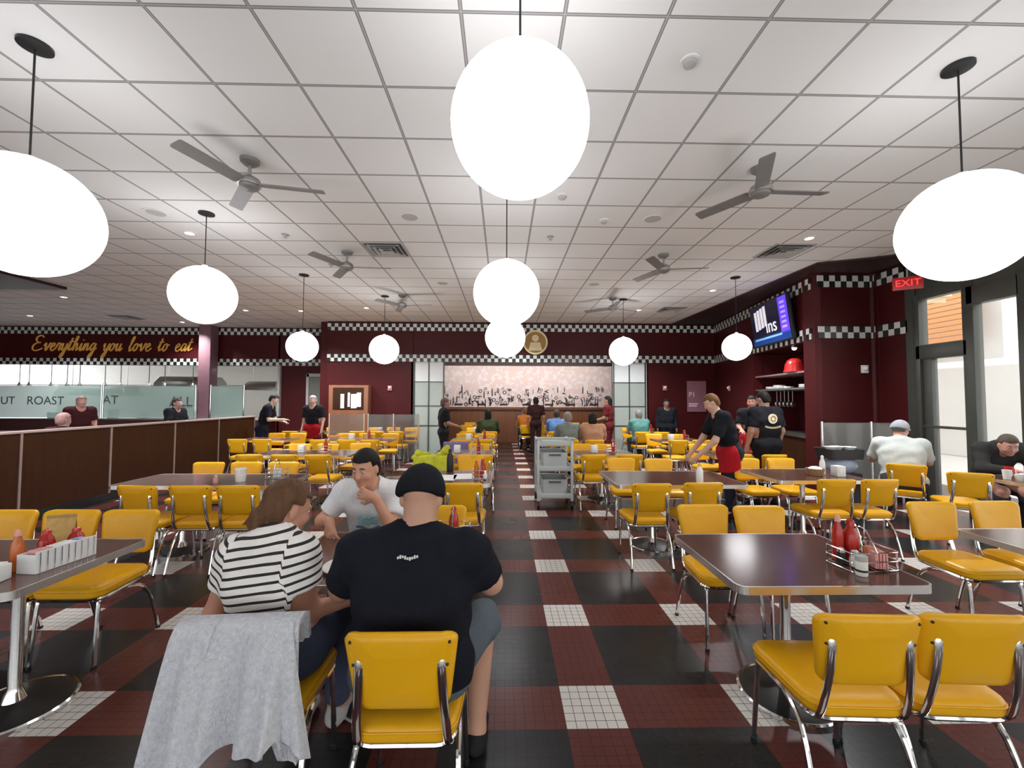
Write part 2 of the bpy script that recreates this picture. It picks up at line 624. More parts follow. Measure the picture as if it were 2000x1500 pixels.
# window wall on the right
XW = 6.5
ww = MB()
ww.box((XW + 0.08, 0.7, (3.26 + ZC) / 2), (0.16, 11.5, ZC - 3.26))
ww.box((XW + 0.08, 6.38, 1.9), (0.2, 0.16, 3.8))
struct('wall_window', ww, 'frame')
ys = [6.30, 5.58, 4.98, 3.7, 2.4, 1.1, -0.2, -1.5, -2.8, -4.1, -5.0]
for i in range(len(ys) - 1):
    y1, y0 = ys[i], ys[i + 1]
    w = obj('window_%d' % (i + 1), MB().box((XW + 0.04, (y0 + y1) / 2, 1.66), (0.012, y1 - y0 - 0.04, 3.2)), 'pane')
    w['kind'] = 'structure'
    fr = MB()
    wd = 0.14 if i == 1 else 0.10
    fr.box((XW + 0.03, y1 - 0.02, 1.63), (0.14, wd, 3.26), 0.008)
    fr.box((XW + 0.03, (y0 + y1) / 2, 3.22), (0.12, y1 - y0, 0.08))
    if i == 0:
        fr.box((XW + 0.03, (y0 + y1) / 2, 2.36), (0.14, y1 - y0, 0.22), 0.01)
        fr.box((XW + 0.03, y1 - 0.16, 1.2), (0.10, 0.12, 2.3), 0.01)
        fr.box((XW + 0.0, (y0 + y1) / 2, 1.22), (0.05, y1 - y0 - 0.1, 0.04), 0.008)
    else:
        fr.box((XW + 0.03, (y0 + y1) / 2, 0.06), (0.12, y1 - y0, 0.12))
    if i == 1:
        fr.box((XW + 0.03, (y0 + y1) / 2, 3.08), (0.14, y1 - y0, 0.26), 0.01)
    obj('window_frame', fr, 'frame', w)
# front wall behind the camera, glazed
fw = MB()
fw.box((-5, YF - 0.1, 3.66), (24, 0.2, 0.42))
for k in range(13):
    fw.box((XL + k * 1.95, YF - 0.1, 1.9), (0.14, 0.2, 3.8))
struct('wall_front', fw, 'frame')
# outdoors, seen through the windows
struct('ground_outside', MB().box((14, 2, -0.06), (11.0, 40, 0.1)), 'concrete')
struct('wall_outside', MB().box((13.6, 6, 2.4), (0.4, 30, 4.8)), 'cream')
t = thing('timber_canopy', 'pale timber slatted canopy seen through the pane over the door', 'canopy', (9.4, 14.9, 0))
obj('soffit', MB().box((0, 0, 4.4), (4.6, 9.0, 0.12)), 'wood_light', t)
bmx = MB()
for k in range(14):
    bmx.box((0.0, -4.3 + k * 0.66, 4.28), (4.6, 0.10, 0.14))
obj('slats', bmx, 'wood_light', t)
for yy in (-0.2, 4.2):
    obj('post', MB().box((2.1, yy, 2.17), (0.2, 0.2, 4.34)), 'wood_light', t)
t = thing('timber_screen', 'orange-brown timber screen seen through the transom above the door', 'screen', (12.9, 13.2, 0))
bmx = MB()
for k in range(14):
    bmx.box((0, 0, 3.4 + k * 0.15), (0.06, 4.6, 0.13))
obj('boards', bmx, mat('orange_timber', (0.40, 0.17, 0.05), 0.6, stretch=(1, 1, 20)), t)
for yy in (0.6, 2.1):
    obj('post', MB().box((0.09, yy, 2.7), (0.12, 0.12, 5.4)), 'wood_mid', t)

# ---------------------------------------------------------------- ceiling things
so = thing('ceiling_soffit', 'dark brown box soffit at upper left ceiling', 'soffit', (-11.5, 6.3, 0))
obj('soffit_box', MB().box((0, 0, ZC - 0.03), (5.2, 4.4, 0.06)), 'burg_dark', so)
fan_spots = [(-2.41, 3.87, 12, 'nearest ceiling fan left of centre with grey blades'), (2.49, 3.87, 2, 'nearest ceiling fan right of centre with grey blades'),
             (-2.41, 6.30, 5, 'second ceiling fan left of centre'), (2.48, 6.27, -8, 'second ceiling fan right of centre'),
             (-2.2, 8.9, -8, 'farthest ceiling fan left of the centre globes'), (2.42, 9.0, 25, 'farthest ceiling fan right of the centre globes')]


def make_fan(loc, lab):
    t = thing('ceiling_fan', lab, 'ceiling fan', loc, 0, 'three-blade ceiling fans')
    obj('canopy', MB().lathe([(0.0, 0), (0.085, 0), (0.08, -0.03), (0.05, -0.055), (0.0, -0.06)], 20), 'blade', t)
    obj('downrod', MB().tube([(0, 0, -0.04), (0, 0, -0.2)], 0.016), 'nickel', t)
    obj('motor', MB().lathe([(0.0, -0.16), (0.05, -0.165), (0.09, -0.19), (0.105, -0.225), (0.10, -0.25), (0, -0.25)], 24), 'nickel', t)
    obj('cap', MB().lathe([(0.0, -0.25), (0.085, -0.25), (0.08, -0.275), (0.05, -0.29), (0, -0.293)], 24), 'blade', t)
    for k in range(3):
        m = Matrix.Rotation(R(120 * k), 4, 'Z') @ Matrix.Translation((0, 0, -0.235)) @ Matrix.Rotation(R(13), 4, 'X')
        b = obj('blade', MB().loft([[(x, y, 0.005) for x, y in rrect(0.565, 0.125, 0.02, 3, 0.3775)], [(x, y, -0.005) for x, y in rrect(0.565, 0.125, 0.02, 3, 0.3775)]], m), 'blade', t)
    return t


f0 = make_fan((0, 0, ZC), fan_spots[0][3])
for i, (x, y, a, lab) in enumerate(fan_spots):
    if i == 0:
        f0.location = (x, y, ZC)
        f0.rotation_euler = (0, 0, R(a))
    else:
        dup(f0, (x, y, ZC), R(a), lab)

globes = [(0.080, 2.06, 3.015, 0.352, 'large round white globe pendant at top centre, nearest on the centre line'),
          (-3.01, 2.62, 2.75, 0.368, 'large white globe pendant cut off by the left picture edge'),
          (3.07, 2.64, 2.765, 0.348, 'large white globe pendant at the right picture edge before the windows'),
          (0.03, 4.27, 2.72, 0.345, 'white globe pendant in the middle, second on the centre line'),
          (0.03, 7.0, 2.67, 0.342, 'white globe pendant third on the centre line, half hidden below the second'),
          (-3.63, 5.02, 2.86, 0.345, 'white globe pendant between the left fans'),
          (-3.64, 7.5, 2.555, 0.268, 'small white globe pendant over the step in the back wall'),
          (-2.6, 9.0, 2.69, 0.315, 'white globe pendant before the burgundy back wall, left of centre'),
          (2.68, 9.1, 2.69, 0.315, 'white globe pendant before the burgundy back wall, right of centre'),
          (4.26, 7.4, 2.58, 0.245, 'small white globe pendant in front of the television')]
for (x, y, z, r, lab) in globes:
    t = thing('globe_pendant', lab, 'pendant lamp', (x, y, ZC), 0, 'globe pendants')
    obj('canopy', MB().lathe([(0, 0), (0.085, 0), (0.085, -0.018), (0.02, -0.03), (0, -0.03)], 24), 'black', t)
    obj('cord', MB().tube([(0, 0, -0.02), (0, 0, z - ZC + r - 0.005)], 0.006, 6), 'black', t)
    obj('globe', MB().sphere((0, 0, z - ZC), r, 48, 28), 'globe', t)
    obj('neck', MB().lathe([(0, z - ZC + r - 0.01), (0.035, z - ZC + r - 0.01), (0.03, z - ZC + r + 0.02), (0, z - ZC + r + 0.03)], 16), 'white', t)


def ceiling_disc(name, x, y, r, h, m, lab, cat, grp, prof=None):
    o = obj(name, MB().lathe(prof or [(0, 0.0), (r, 0.0), (r, -h * 0.6), (r * 0.85, -h), (0, -h)], 24), m)
    o.location = (x, y, ZC)
    tag(o, lab, cat, grp)
    return o


spk = [(-1.17, 5.05, 'left of the second centre globe'), (1.86, 5.02, 'right of the smoke detector'), (-4.24, 5.02, 'beside the left pendant canopy'), (1.77, 7.94, 'right of the third centre globe'), (-1.19, 7.96, 'left of the third centre globe')]
for x, y, w in spk:
    t = thing('ceiling_speaker', 'round flush grey ceiling speaker ' + w, 'speaker', (x, y, ZC), 0, 'ceiling speakers')
    obj('rim', MB().lathe([(0.10, -0.002), (0.125, -0.002), (0.125, -0.008), (0.10, -0.008)], 28), 'white', t)
    obj('grille', MB().lathe([(0, 0), (0.105, 0), (0.105, -0.006), (0, -0.006)], 28), mat('speaker_grille', (0.48, 0.47, 0.45), 0.8), t)
for x, y, w in [(1.233, 2.633, 'at upper right, nearest of all'), (0.644, 4.47, 'beside the nearest centre globe'), (1.262, 5.08, 'between the two right-hand fans and the centre line')]:
    t = thing('smoke_detector', 'small white smoke detector ' + w, 'smoke detector', (x, y, ZC), 0, 'smoke detectors')
    obj('base', MB().lathe([(0, 0), (0.06, 0), (0.06, -0.012), (0, -0.012)], 20), 'white', t)
    obj('sensor', MB().lathe([(0, -0.012), (0.045, -0.012), (0.04, -0.035), (0.02, -0.045), (0, -0.045)], 20), 'greytrim', t)
for x, y, w in [(0.645, 5.62, 'right of the centre line'), (-3.01, 5.65, 'left, near the second left fan'), (-2.9, 6.9, 'left, beyond the second left fan')]:
    ceiling_disc('sprinkler_head', x, y, 0.04, 0.05, 'greytrim', 'tiny grey sprinkler head ' + w, 'sprinkler', 'sprinkler heads', [(0, 0), (0.05, 0), (0.05, -0.006), (0.014, -0.01), (0.014, -0.04), (0.03, -0.045), (0, -0.05)])
vents = [(-1.77, 6.18, 'left of the second centre globe'), (4.23, 6.06, 'before the right wall'), (4.19, 10.1, 'far right before the back wall'), (-10.5, 11.6, 'far left before the kitchen sign'), (-7.4, 10.4, 'far left beside the second globe')]


def make_vent(x, y, lab):
    t = thing('air_diffuser', 'square grey louvred air diffuser in ceiling, ' + lab, 'air vent', (x, y, ZC), 0, 'air diffusers')
    fr = MB()
    for s_, c_ in ((0.58, 0), ):
        fr.box((0, 0.28, -0.006), (0.6, 0.03, 0.012))
        fr.box((0, -0.28, -0.006), (0.6, 0.03, 0.012))
        fr.box((0.285, 0, -0.006), (0.03, 0.53, 0.012))
        fr.box((-0.285, 0, -0.006), (0.03, 0.53, 0.012))
    obj('frame', fr, 'greytrim', t)
    obj('backing', MB().box((0, 0, -0.002), (0.55, 0.55, 0.004)), 'ventdark', t)
    for q in (0.22, 0.15, 0.08):
        lv = MB()
        for k in range(4):
            m = Matrix.Rotation(R(90 * k), 4, 'Z') @ Matrix.Translation((0, q, -0.02)) @ Matrix.Rotation(R(-40), 4, 'X')
            lv.box((0, 0, 0), (2 * q + 0.04, 0.05, 0.004), mt=m)
        obj('louvre', lv, 'greytrim', t)


for v in vents:
    make_vent(*v)
dl = [(-4.30, 5.64, 1, 'beside the left pendant'), (4.25, 5.56, 1, 'beside the right diffuser'), (-9.84, 9.34, 1, 'far left over the booths'), (-5.2, 10.6, 1, 'over the step in the back wall'),
      (-6.6, 10.6, 1, 'left of the step in the back wall'), (-3.4, 10.2, 0, 'before the back wall, left'), (3.4, 10.2, 0, 'before the back wall, right'), (4.3, 8.3, 1, 'before the television'),
      (0.4, 10.6, 0, 'before the bar opening'), (-9.5, 12.3, 1, 'over the kitchen pass'), (-13.0, 11.5, 1, 'far left by the kitchen sign'), (-8.0, 6.5, 0, 'over the near booths')]
for x, y, on, w in dl:
    t = thing('downlight', 'small round recessed downlight ' + w, 'downlight', (x, y, ZC), 0, 'recessed downlights')
    obj('trim_ring', MB().lathe([(0.055, -0.001), (0.085, -0.001), (0.085, -0.01), (0.055, -0.01)], 24), 'white', t)
    obj('lens', MB().lathe([(0, 0), (0.06, 0), (0.06, -0.005), (0, -0.005)], 20), 'lampwarm', t)
    ld = bpy.data.lights.new('downlight_light', 'SPOT')
    ld.energy = DOWN
    ld.spot_size = R(130)
    ld.spot_blend = 0.8
    ld.shadow_soft_size = 0.06
    ld.color = (0.93, 0.97, 1.0)
    lo = bpy.data.objects.new('downlight_light', ld)
    lo.location = (0, 0, -0.03)
    C.objects.link(lo)
    lo.parent = t

# ================================================================ FITTINGS ON THE WALLS
# half-height booth partition along the left
XP = -6.2
t = thing('booth_partition', 'long dark wood half-height partition with pale metal joints along left side', 'partition', (XP, 0, 0))
obj('core', MB().box((-0.07, 7.1, 0.575), (0.12, 6.75, 1.15)), 'wood_dark', t)
obj('cap_rail', MB().box((-0.07, 7.1, 1.165), (0.16, 6.8, 0.03), 0.006), mat('cap_metal', (0.50, 0.38, 0.34), 0.35, 0.4), t)
for yy in (5.46, 6.68, 7.95, 9.15, 10.44):
    obj('joint_strip', MB().box((-0.005, yy, 0.575), (0.014, 0.028, 1.15)), mat('joint_metal', (0.40, 0.30, 0.28), 0.35, 0.5), t)
obj('skirting', MB().box((0.0, 7.1, 0.06), (0.02, 6.75, 0.12)), 'black', t)
for i in range(2):
    yb = 4.6 + i * 2.2
    t = thing('booth_bench', 'maroon padded booth bench behind the partition, number %s from the front' % ('one', 'two', 'three')[i], 'booth', (-7.4, yb, 0), 0, 'booth benches')
    t['label'] = ('maroon booth bench nearest the viewer behind the wood partition', 'maroon booth bench in the middle behind the wood partition', 'maroon booth bench farthest back behind the wood partition')[i]
    obj('backrest', MB().box((0, 0, 0.62), (1.5, 0.14, 0.92), 0.04), 'seatred', t)
    obj('seat', MB().box((0, 0.33, 0.42), (1.5, 0.5, 0.12), 0.03), 'seatred', t)
    obj('base', MB().box((0, 0.3, 0.18), (1.46, 0.42, 0.36)), 'wood_dark', t)

# kitchen pass: counter, glass guards, equipment
t = thing('pass_counter', 'steel kitchen pass counter under the yellow script sign', 'counter', (-12, 12.88, 0))
obj('counter_front', MB().box((0, 0, 0.48), (9.6, 0.5, 0.96)), 'burg_dark', t)
obj('counter_top', MB().box((0, 0.0, 0.98), (9.7, 0.52, 0.05), 0.01), 'steel', t)


def guard(x0, x1, words, lab):
    t = thing('glass_guard', lab, 'glass screen', ((x0 + x1) / 2, 12.72, 1.005), 0, 'glass guards on the pass counter')
    w = x1 - x0
    g = obj('glass_panel', MB().box((0, 0, 0.50), (w - 0.06, 0.012, 0.96)), 'guard', t)
    for sx in (-1, 1):
        obj('post', MB().tube([(sx * w / 2, 0, 0), (sx * w / 2, 0, 1.02)], 0.022), 'chrome', t)
    obj('top_rail', MB().tube([(-w / 2, 0, 1.0), (w / 2, 0, 1.0)], 0.012), 'chrome', t)
    mb = MB()
    for (s_, dx, dz, sz) in words:
        vs, fs = text_mesh(s_, sz, 0.002)
        mb.add(vs, fs, Matrix.Translation((dx, -0.012, dz)) @ UPRIGHT)
    if mb.v:
        obj('lettering', mb, 'lettering', t)


guard(-16.2, -12.15, [('OUT', -0.86, 0.52, 0.33), ('ROAST', 0.38, 0.52, 0.35)], 'wide green glass guard lettered with dark capitals at the left of the pass')
guard(-12.1, -9.35, [('AT', -1.15, 0.55, 0.36), ('ALL', 0.95, 0.5, 0.42)], 'green glass guard lettered at its ends, left of the plum column')
guard(-8.9, -7.9, [], 'narrow plain green glass guard right of the plum column')
for (x, w, z0, z1, y, nm, lab) in [(-10.6, 1.9, 2.0, 2.34, 14.2, 'extractor_hood', 'long steel extractor hood in the kitchen above the right-hand guard'),
                                   (-14.4, 2.4, 1.7, 2.0, 15.0, 'heat_shelf', 'steel shelf hung in the bright kitchen at the far left'),
                                   (-8.2, 1.1, 1.9, 2.2, 14.4, 'steel_shelf', 'steel wall shelf in the kitchen right of the plum column')]:
    t = thing(nm, lab, nm.split('_')[-1], (x, y, 0))
    obj('body', MB().loft([[(a, b, z0) for a, b in rrect(w, 0.8, 0.03, 2)], [(a, b, z0 + 0.12) for a, b in rrect(w, 0.8, 0.03, 2)], [(a * 0.9, b * 0.7, z1) for a, b in rrect(w, 0.8, 0.03, 2)]]), 'steel', t)
    for sx in (-1, 1):
        obj('hanger', MB().tube([(sx * w * 0.4, 0, z1 - 0.05), (sx * w * 0.4, 0, 3.06)], 0.012), 'steel', t)
for i, (x, w) in enumerate([(-15.2, 1.4), (-13.4, 1.4), (-11.2, 1.2), (-9.9, 1.0), (-8.2, 0.9)]):
    t = thing('kitchen_lamp', 'bright strip lamp on kitchen ceiling, %s from the left' % ('first', 'second', 'third', 'fourth', 'fifth')[i], 'lamp', (x, 14.6, 3.02), 0, 'kitchen strip lamps')
    obj('housing', MB().box((0, 0, 0), (w, 0.34, 0.06)), 'white', t)
    obj('diffuser', MB().box((0, 0, -0.04), (w - 0.06, 0.28, 0.02)), 'kitchenlamp', t)
for i, x in enumerate([-15.6, -15.3, -14.6, -14.1, -13.7, -12.9, -12.4, -11.5, -11.0, -10.1, -9.8]):
    t = thing('heat_lamp', 'thin rod heat lamp hanging over the pass, %s from the left' % ('first', 'second', 'third', 'fourth', 'fifth', 'sixth', 'seventh', 'eighth', 'ninth', 'tenth', 'eleventh')[i], 'lamp', (x, 13.6, 3.06), 0, 'rods hanging over the pass')
    obj('rod', MB().tube([(0, 0, 0), (0, 0, -1.0)], 0.012, 6), 'steel', t)
    obj('shade', MB().lathe([(0.012, -0.93), (0.03, -0.96), (0.06, -1.06), (0.055, -1.06), (0, -0.98)], 14), 'steel', t)
for i in range(6):
    x = -13.9 + i * 0.9
    t = thing('stock_pot', 'steel pot on the pass counter behind the glass, %s from the left' % ('first', 'second', 'third', 'fourth', 'fifth', 'sixth')[i], 'pot', (x, 13.05, 1.005), 0, 'pots on the pass counter')
    h_ = 0.16 + 0.05 * (i % 3)
    obj('pot_body', MB().lathe([(0, 0), (0.13, 0), (0.14, h_), (0.13, h_), (0.12, 0.02), (0, 0.02)], 18), 'steel', t)
    obj('handle', MB().tube([(0.13, 0, h_ - 0.03), (0.28, 0, h_)], 0.012, 6), 'black', t)

# the script sign
GL = {
    'E': (1.35, [[(0.95, 1.75), (0.7, 2.0), (0.25, 1.9), (0.1, 1.5), (0.45, 1.1), (0.75, 1.08), (0.3, 1.0), (-0.05, 0.6), (0.1, 0.1), (0.6, 0.0), (1.2, 0.3)]]),
    'v': (0.82, [[(0, 0.6), (0.14, 1.0), (0.24, 0.5), (0.32, 0.0), (0.55, 0.5), (0.66, 1.0), (0.82, 0.9)]]),
    'e': (0.72, [[(0, 0.4), (0.35, 0.6), (0.45, 0.88), (0.25, 1.0), (0.05, 0.6), (0.15, 0.1), (0.4, 0.0), (0.72, 0.4)]]),
    'r': (0.66, [[(0, 0.4), (0.18, 1.05), (0.24, 0.9), (0.5, 0.95), (0.42, 0.4), (0.46, 0.03), (0.66, 0.4)]]),
    'y': (0.82, [[(0, 0.6), (0.1, 1.0), (0.16, 0.2), (0.34, 0.0), (0.55, 0.5), (0.64, 1.0), (0.56, 0.0), (0.4, -0.8), (0.15, -0.9), (0.25, -0.4), (0.82, 0.4)]]),
    't': (0.6, [[(0, 0.4), (0.22, 1.3), (0.24, 1.7), (0.16, 0.6), (0.22, 0.05), (0.6, 0.4)], [(0.0, 1.15), (0.5, 1.25)]]),
    'h': (0.86, [[(0, 0.4), (0.3, 1.6), (0.26, 1.95), (0.12, 1.6), (0.08, 0.0), (0.2, 0.7), (0.42, 1.0), (0.5, 0.6), (0.52, 0.05), (0.86, 0.4)]]),
    'i': (0.46, [[(0, 0.4), (0.14, 1.0), (0.12, 0.2), (0.22, 0.0), (0.46, 0.4)], [(0.2, 1.4), (0.24, 1.48)]]),
    'n': (0.86, [[(0, 0.4), (0.14, 1.0), (0.1, 0.0), (0.24, 0.7), (0.44, 1.0), (0.52, 0.6), (0.54, 0.05), (0.86, 0.4)]]),
    'g': (0.82, [[(0.55, 0.9), (0.25, 1.0), (0.04, 0.5), (0.2, 0.05), (0.46, 0.4), (0.58, 1.0), (0.54, 0.0), (0.38, -0.8), (0.12, -0.9), (0.25, -0.4), (0.82, 0.4)]]),
    'o': (0.74, [[(0.42, 0.95), (0.15, 0.9), (0.03, 0.4), (0.2, 0.0), (0.46, 0.3), (0.46, 0.85), (0.36, 0.98), (0.5, 0.8), (0.74, 0.85)]]),
    'u': (0.84, [[(0, 0.5), (0.1, 1.0), (0.1, 0.3), (0.24, 0.0), (0.46, 0.4), (0.54, 1.0), (0.52, 0.3), (0.6, 0.0), (0.84, 0.4)]]),
    'l': (0.52, [[(0, 0.4), (0.3, 1.6), (0.26, 1.95), (0.12, 1.5), (0.1, 0.2), (0.22, 0.0), (0.52, 0.4)]]),
    'a': (0.82, [[(0.5, 0.9), (0.22, 1.0), (0.04, 0.5), (0.18, 0.03), (0.42, 0.3), (0.54, 1.0), (0.52, 0.3), (0.6, 0.0), (0.82, 0.4)]]),
    ' ': (0.85, [])}
txt = 'Everything you love to eat'
tw = sum(GL[c][0] for c in txt)
x0s, x1s = -14.78, -9.72
sc_x = (x1s - x0s) / (tw + 0.6)
xh = 0.235
t = thing('script_sign', 'yellow cursive sign reading Everything you love to eat on the kitchen fascia', 'sign', (x0s, YK - 0.03, 3.10))
pen = 0
for word in txt.split(' '):
    mb = MB()
    for ch in word:
        adv, strokes = GL[ch]
        for st in strokes:
            pts = [((pen + px + 0.28 * pz) * sc_x, 0, pz * xh) for px, pz in st]
            mb.tube(smooth_pts(pts, 4), 0.021, 6)
        pen += adv
    pen += GL[' '][0]
    obj('lettered_word', mb, 'gold', t)

# round gold emblem on the back wall
t = thing('round_emblem', 'round gold emblem on the back wall behind the centre globes', 'emblem', (0.93, YB - 0.03, 3.28))
mU = Matrix.Rotation(R(90), 4, 'X')
obj('disc', MB().lathe([(0, 0), (0.36, 0), (0.36, 0.03), (0, 0.03)], 40, mt=mU), 'emblem', t)
obj('ring', MB().lathe([(0.31, 0.03), (0.36, 0.03), (0.36, 0.045), (0.31, 0.045)], 40, mt=mU), 'emblem_pale', t)
fg = MB()
fg.lathe([(0, 0.03), (0.10, 0.03), (0.10, 0.04), (0, 0.04)], 20, (0.0, 0.12, 0), mt=mU)
fg.loft([[(-0.12, -0.24, z) for z in ()] or [(x, y, 0.03) for x, y in [(-0.2, -0.24), (0.2, -0.24), (0.14, 0.0), (-0.14, 0.0)]], [(x, y, 0.04) for x, y in [(-0.2, -0.24), (0.2, -0.24), (0.14, 0.0), (-0.14, 0.0)]]], mU)
obj('figure', fg, 'emblem_pale', t)

# wall-mounted mural over the bar
t = thing('bar_mural', 'long pale pinkish mural with scattered dark ink drawings over the bar', 'mural', (0.72, YM - 0.04, 0))
obj('panel', MB().box((0, 0, 2.1), (6.8, 0.04, 1.56)), 'mural', t)
ink = MB()
rr = random.Random(3)
for k in range(150):
    x = rr.uniform(-3.2, 3.2)
    z = 1.42 + 0.62 * rr.random() ** 1.4
    kind = rr.random()
    s_ = rr.uniform(0.05, 0.13)
    if kind < 0.35:
        ink.box((x, -0.024, z), (s_ * 0.35, 0.008, s_ * 1.9))
        ink.box((x, -0.024, z + s_), (s_ * 0.18, 0.008, s_ * 0.9))
    elif kind < 0.65:
        ink.lathe([(s_ * 0.38, 0.018), (s_ * 0.62, 0.018), (s_ * 0.62, 0.026), (s_ * 0.38, 0.026)], 14, (x, z, 0), mt=Matrix.Rotation(R(90), 4, 'X'))
    else:
        ink.tube([(x + s_ * rr.uniform(-1, 1), -0.024, z + s_ * rr.uniform(-1, 1)) for q in range(4)], 0.018, 5)
for k in range(7):
    ink.box((-2.4 + k * 0.85, -0.024, 1.42), (0.30, 0.008, 0.07))
obj('ink_drawings', ink, 'ink', t)
wl = thing('added_mural_lamp', 'long lamp added out of sight behind the opening to light the mural', 'lamp', (0.72, 13.7, 3.08))  # unseen lamp, added to brighten the mural
obj('housing', MB().box((0, 0, 0), (6.4, 0.16, 0.06)), 'white', wl)
ld = bpy.data.lights.new('added_mural_light', 'AREA')
ld.shape = 'RECTANGLE'
ld.size = 6.2
ld.size_y = 0.12
ld.energy = 110
ld.color = (1, 0.96, 0.92)
lo = bpy.data.objects.new('added_mural_light', ld)
lo.location = (0, 0, -0.04)
lo.rotation_euler = (R(58), 0, 0)
C.objects.link(lo)
lo.parent = wl
# glazed screens left and right of the opening
for (x0, x1, lab) in [(-2.62, -1.72, 'frosted glass screen with dark bars left of the mural'), (3.22, 4.2, 'frosted glass screen with dark bars right of the mural')]:
    t = thing('glazed_screen', lab, 'screen', ((x0 + x1) / 2, YB + 0.06, 0), 0, 'glazed screens beside the bar opening')
    w = x1 - x0
    obj('lower_panel', MB().box((0, 0, 1.06), (w, 0.03, 2.12)), 'frost', t)
    obj('upper_panel', MB().box((0, 0, 2.41), (w, 0.03, 0.58)), 'frost_light', t)
    for xx in (-w / 2 + 0.03, 0.0, w / 2 - 0.02):
        obj('bar', MB().box((xx, -0.02, 1.35), (0.03, 0.04, 2.70)), 'frame', t)
    for zz in (0.85, 1.42, 2.12):
        obj('rail', MB().box((0, -0.018, zz), (w, 0.03, 0.02)), 'frame', t)
    obj('edge_trim', MB().box(((-1 if x0 < 0 else 1) * (w / 2 + 0.03), -0.03, 1.35), (0.05, 0.06, 2.7)), 'greytrim', t)

# doors and boards at the back left
d1 = obj('door_1', MB().box((-5.62, YK - 0.02, 1.15), (1.05, 0.06, 2.3)), 'door')
d1['kind'] = 'structure'
obj('door_frame', MB().box((-5.62, YK - 0.02, 2.36), (1.2, 0.1, 0.1)).box((-6.19, YK - 0.02, 1.2), (0.08, 0.1, 2.4)), 'greytrim', d1)
obj('door_handle', MB().tube([(-5.25, YK - 0.09, 1.0), (-5.25, YK - 0.09, 1.2)], 0.015), 'chrome', d1)
t = thing('glazed_cabinet', 'tall wooden cabinet with lit glass front against the back wall', 'cabinet', (-4.35, YB - 0.19, 0))
obj('body', MB().box((0, 0, 1.0), (1.1, 0.3, 2.0), 0.01), 'wood_mid', t)
obj('opening', MB().box((0, -0.152, 1.62), (0.86, 0.01, 0.62)), 'wood_dark', t)
for k, (xx, w_, m_) in enumerate([(-0.16, 0.10, 'paper'), (0.02, 0.06, 'white'), (0.16, 0.16, 'frost_light'), (0.30, 0.12, 'paper')]):
    obj('leaflet', MB().box((xx, -0.165, 1.55 + 0.04 * (k % 2)), (w_, 0.012, 0.40)), m_, t)
obj('plinth', MB().box((0, 0, 0.05), (1.14, 0.32, 0.1)), 'black', t)
for (x, y, z, rot, lab) in [(-3.28, YB - 0.03, 1.93, 0, 'small pale alarm strobe on the back wall left of the glazed screen'), (4.74, YB - 0.03, 1.96, 0, 'small pale alarm strobe on back wall right of the glazed screen'),
                            (6.05, 10.9, 1.93, R(98), 'small pale alarm strobe on the right wall before the niche'), (6.30, 7.03, 2.16, 0, 'small white alarm strobe on the burgundy column by the windows')]:
    t = thing('alarm_strobe', lab, 'alarm', (x, y, z), -rot, 'alarm strobes')
    obj('plate', MB().box((0, 0, 0), (0.12, 0.03, 0.14), 0.008), mat('strobe_plate', (0.62, 0.22, 0.22), 0.4) if x < 6.2 else 'white', t)
    obj('lens', MB().sphere((0, -0.02, 0.01), 0.038, 12, 8), 'white', t)
t = thing('wall_poster', 'mauve poster with small white print on the back wall at right', 'poster', (5.68, YB - 0.02, 1.72))
obj('board', MB().box((0, 0, 0), (0.56, 0.02, 0.9)), 'poster', t)
pr = MB()
vs, fs = text_mesh('P1', 0.2, 0.002)
pr.add(vs, fs, Matrix.Translation((-0.14, -0.014, 0.05)) @ UPRIGHT)
pr.box((-0.1, -0.013, -0.22), (0.28, 0.004, 0.03)).box((-0.12, -0.013, -0.28), (0.24, 0.004, 0.03))
obj('print', pr, 'whiteink', t)

# television on the right wall
tvA = along((6.02, 9.35), (5.82, 7.75), 0)
t = thing('wall_television', 'wall television with purple panel on the right wall above the niche', 'television', (5.50, 8.35, 3.22), math.atan2(-1.56, -0.22) )
# local x runs towards the viewer, local -y faces the room
tl = Matrix.Rotation(R(7), 4, 'X')
obj('casing', MB().box((0, 0.03, 0), (1.56, 0.06, 0.90), 0.012, mt=tl), 'black', t)
sc = obj('screen', MB().box((0, -0.004, 0), (1.52, 0.01, 0.86), mt=tl), 'screen', t)
obj('purple_panel', MB().box((0.58, -0.011, 0.06), (0.30, 0.006, 0.70), mt=tl), 'tvpurple', sc)
pl = MB()
for k in range(6):
    pl.box((0.58, -0.016, 0.3 - k * 0.095), (0.16, 0.004, 0.045), mt=tl)
obj('panel_lines', pl, 'tvlilac', sc)
obj('ticker', MB().box((0, -0.011, -0.34), (1.5, 0.006, 0.16), mt=tl), 'tvblue', sc)
obj('ticker_line', MB().box((-0.1, -0.016, -0.30), (1.1, 0.004, 0.04), mt=tl), 'tvcyan', sc)
tx = MB()
for k in range(4):
    tx.box((-0.52 + k * 0.13, -0.012, 0.10 + 0.02 * k), (0.10, 0.004, 0.42), mt=tl)
vs, fs = text_mesh('ins', 0.40, 0.003)
tx.add(vs, fs, tl @ Matrix.Translation((0.08, -0.016, -0.08)) @ UPRIGHT)
obj('headline', tx, 'tvwhite', sc)
obj('bracket', MB().box((0, 0.14, 0), (0.3, 0.18, 0.3)), 'black', t)

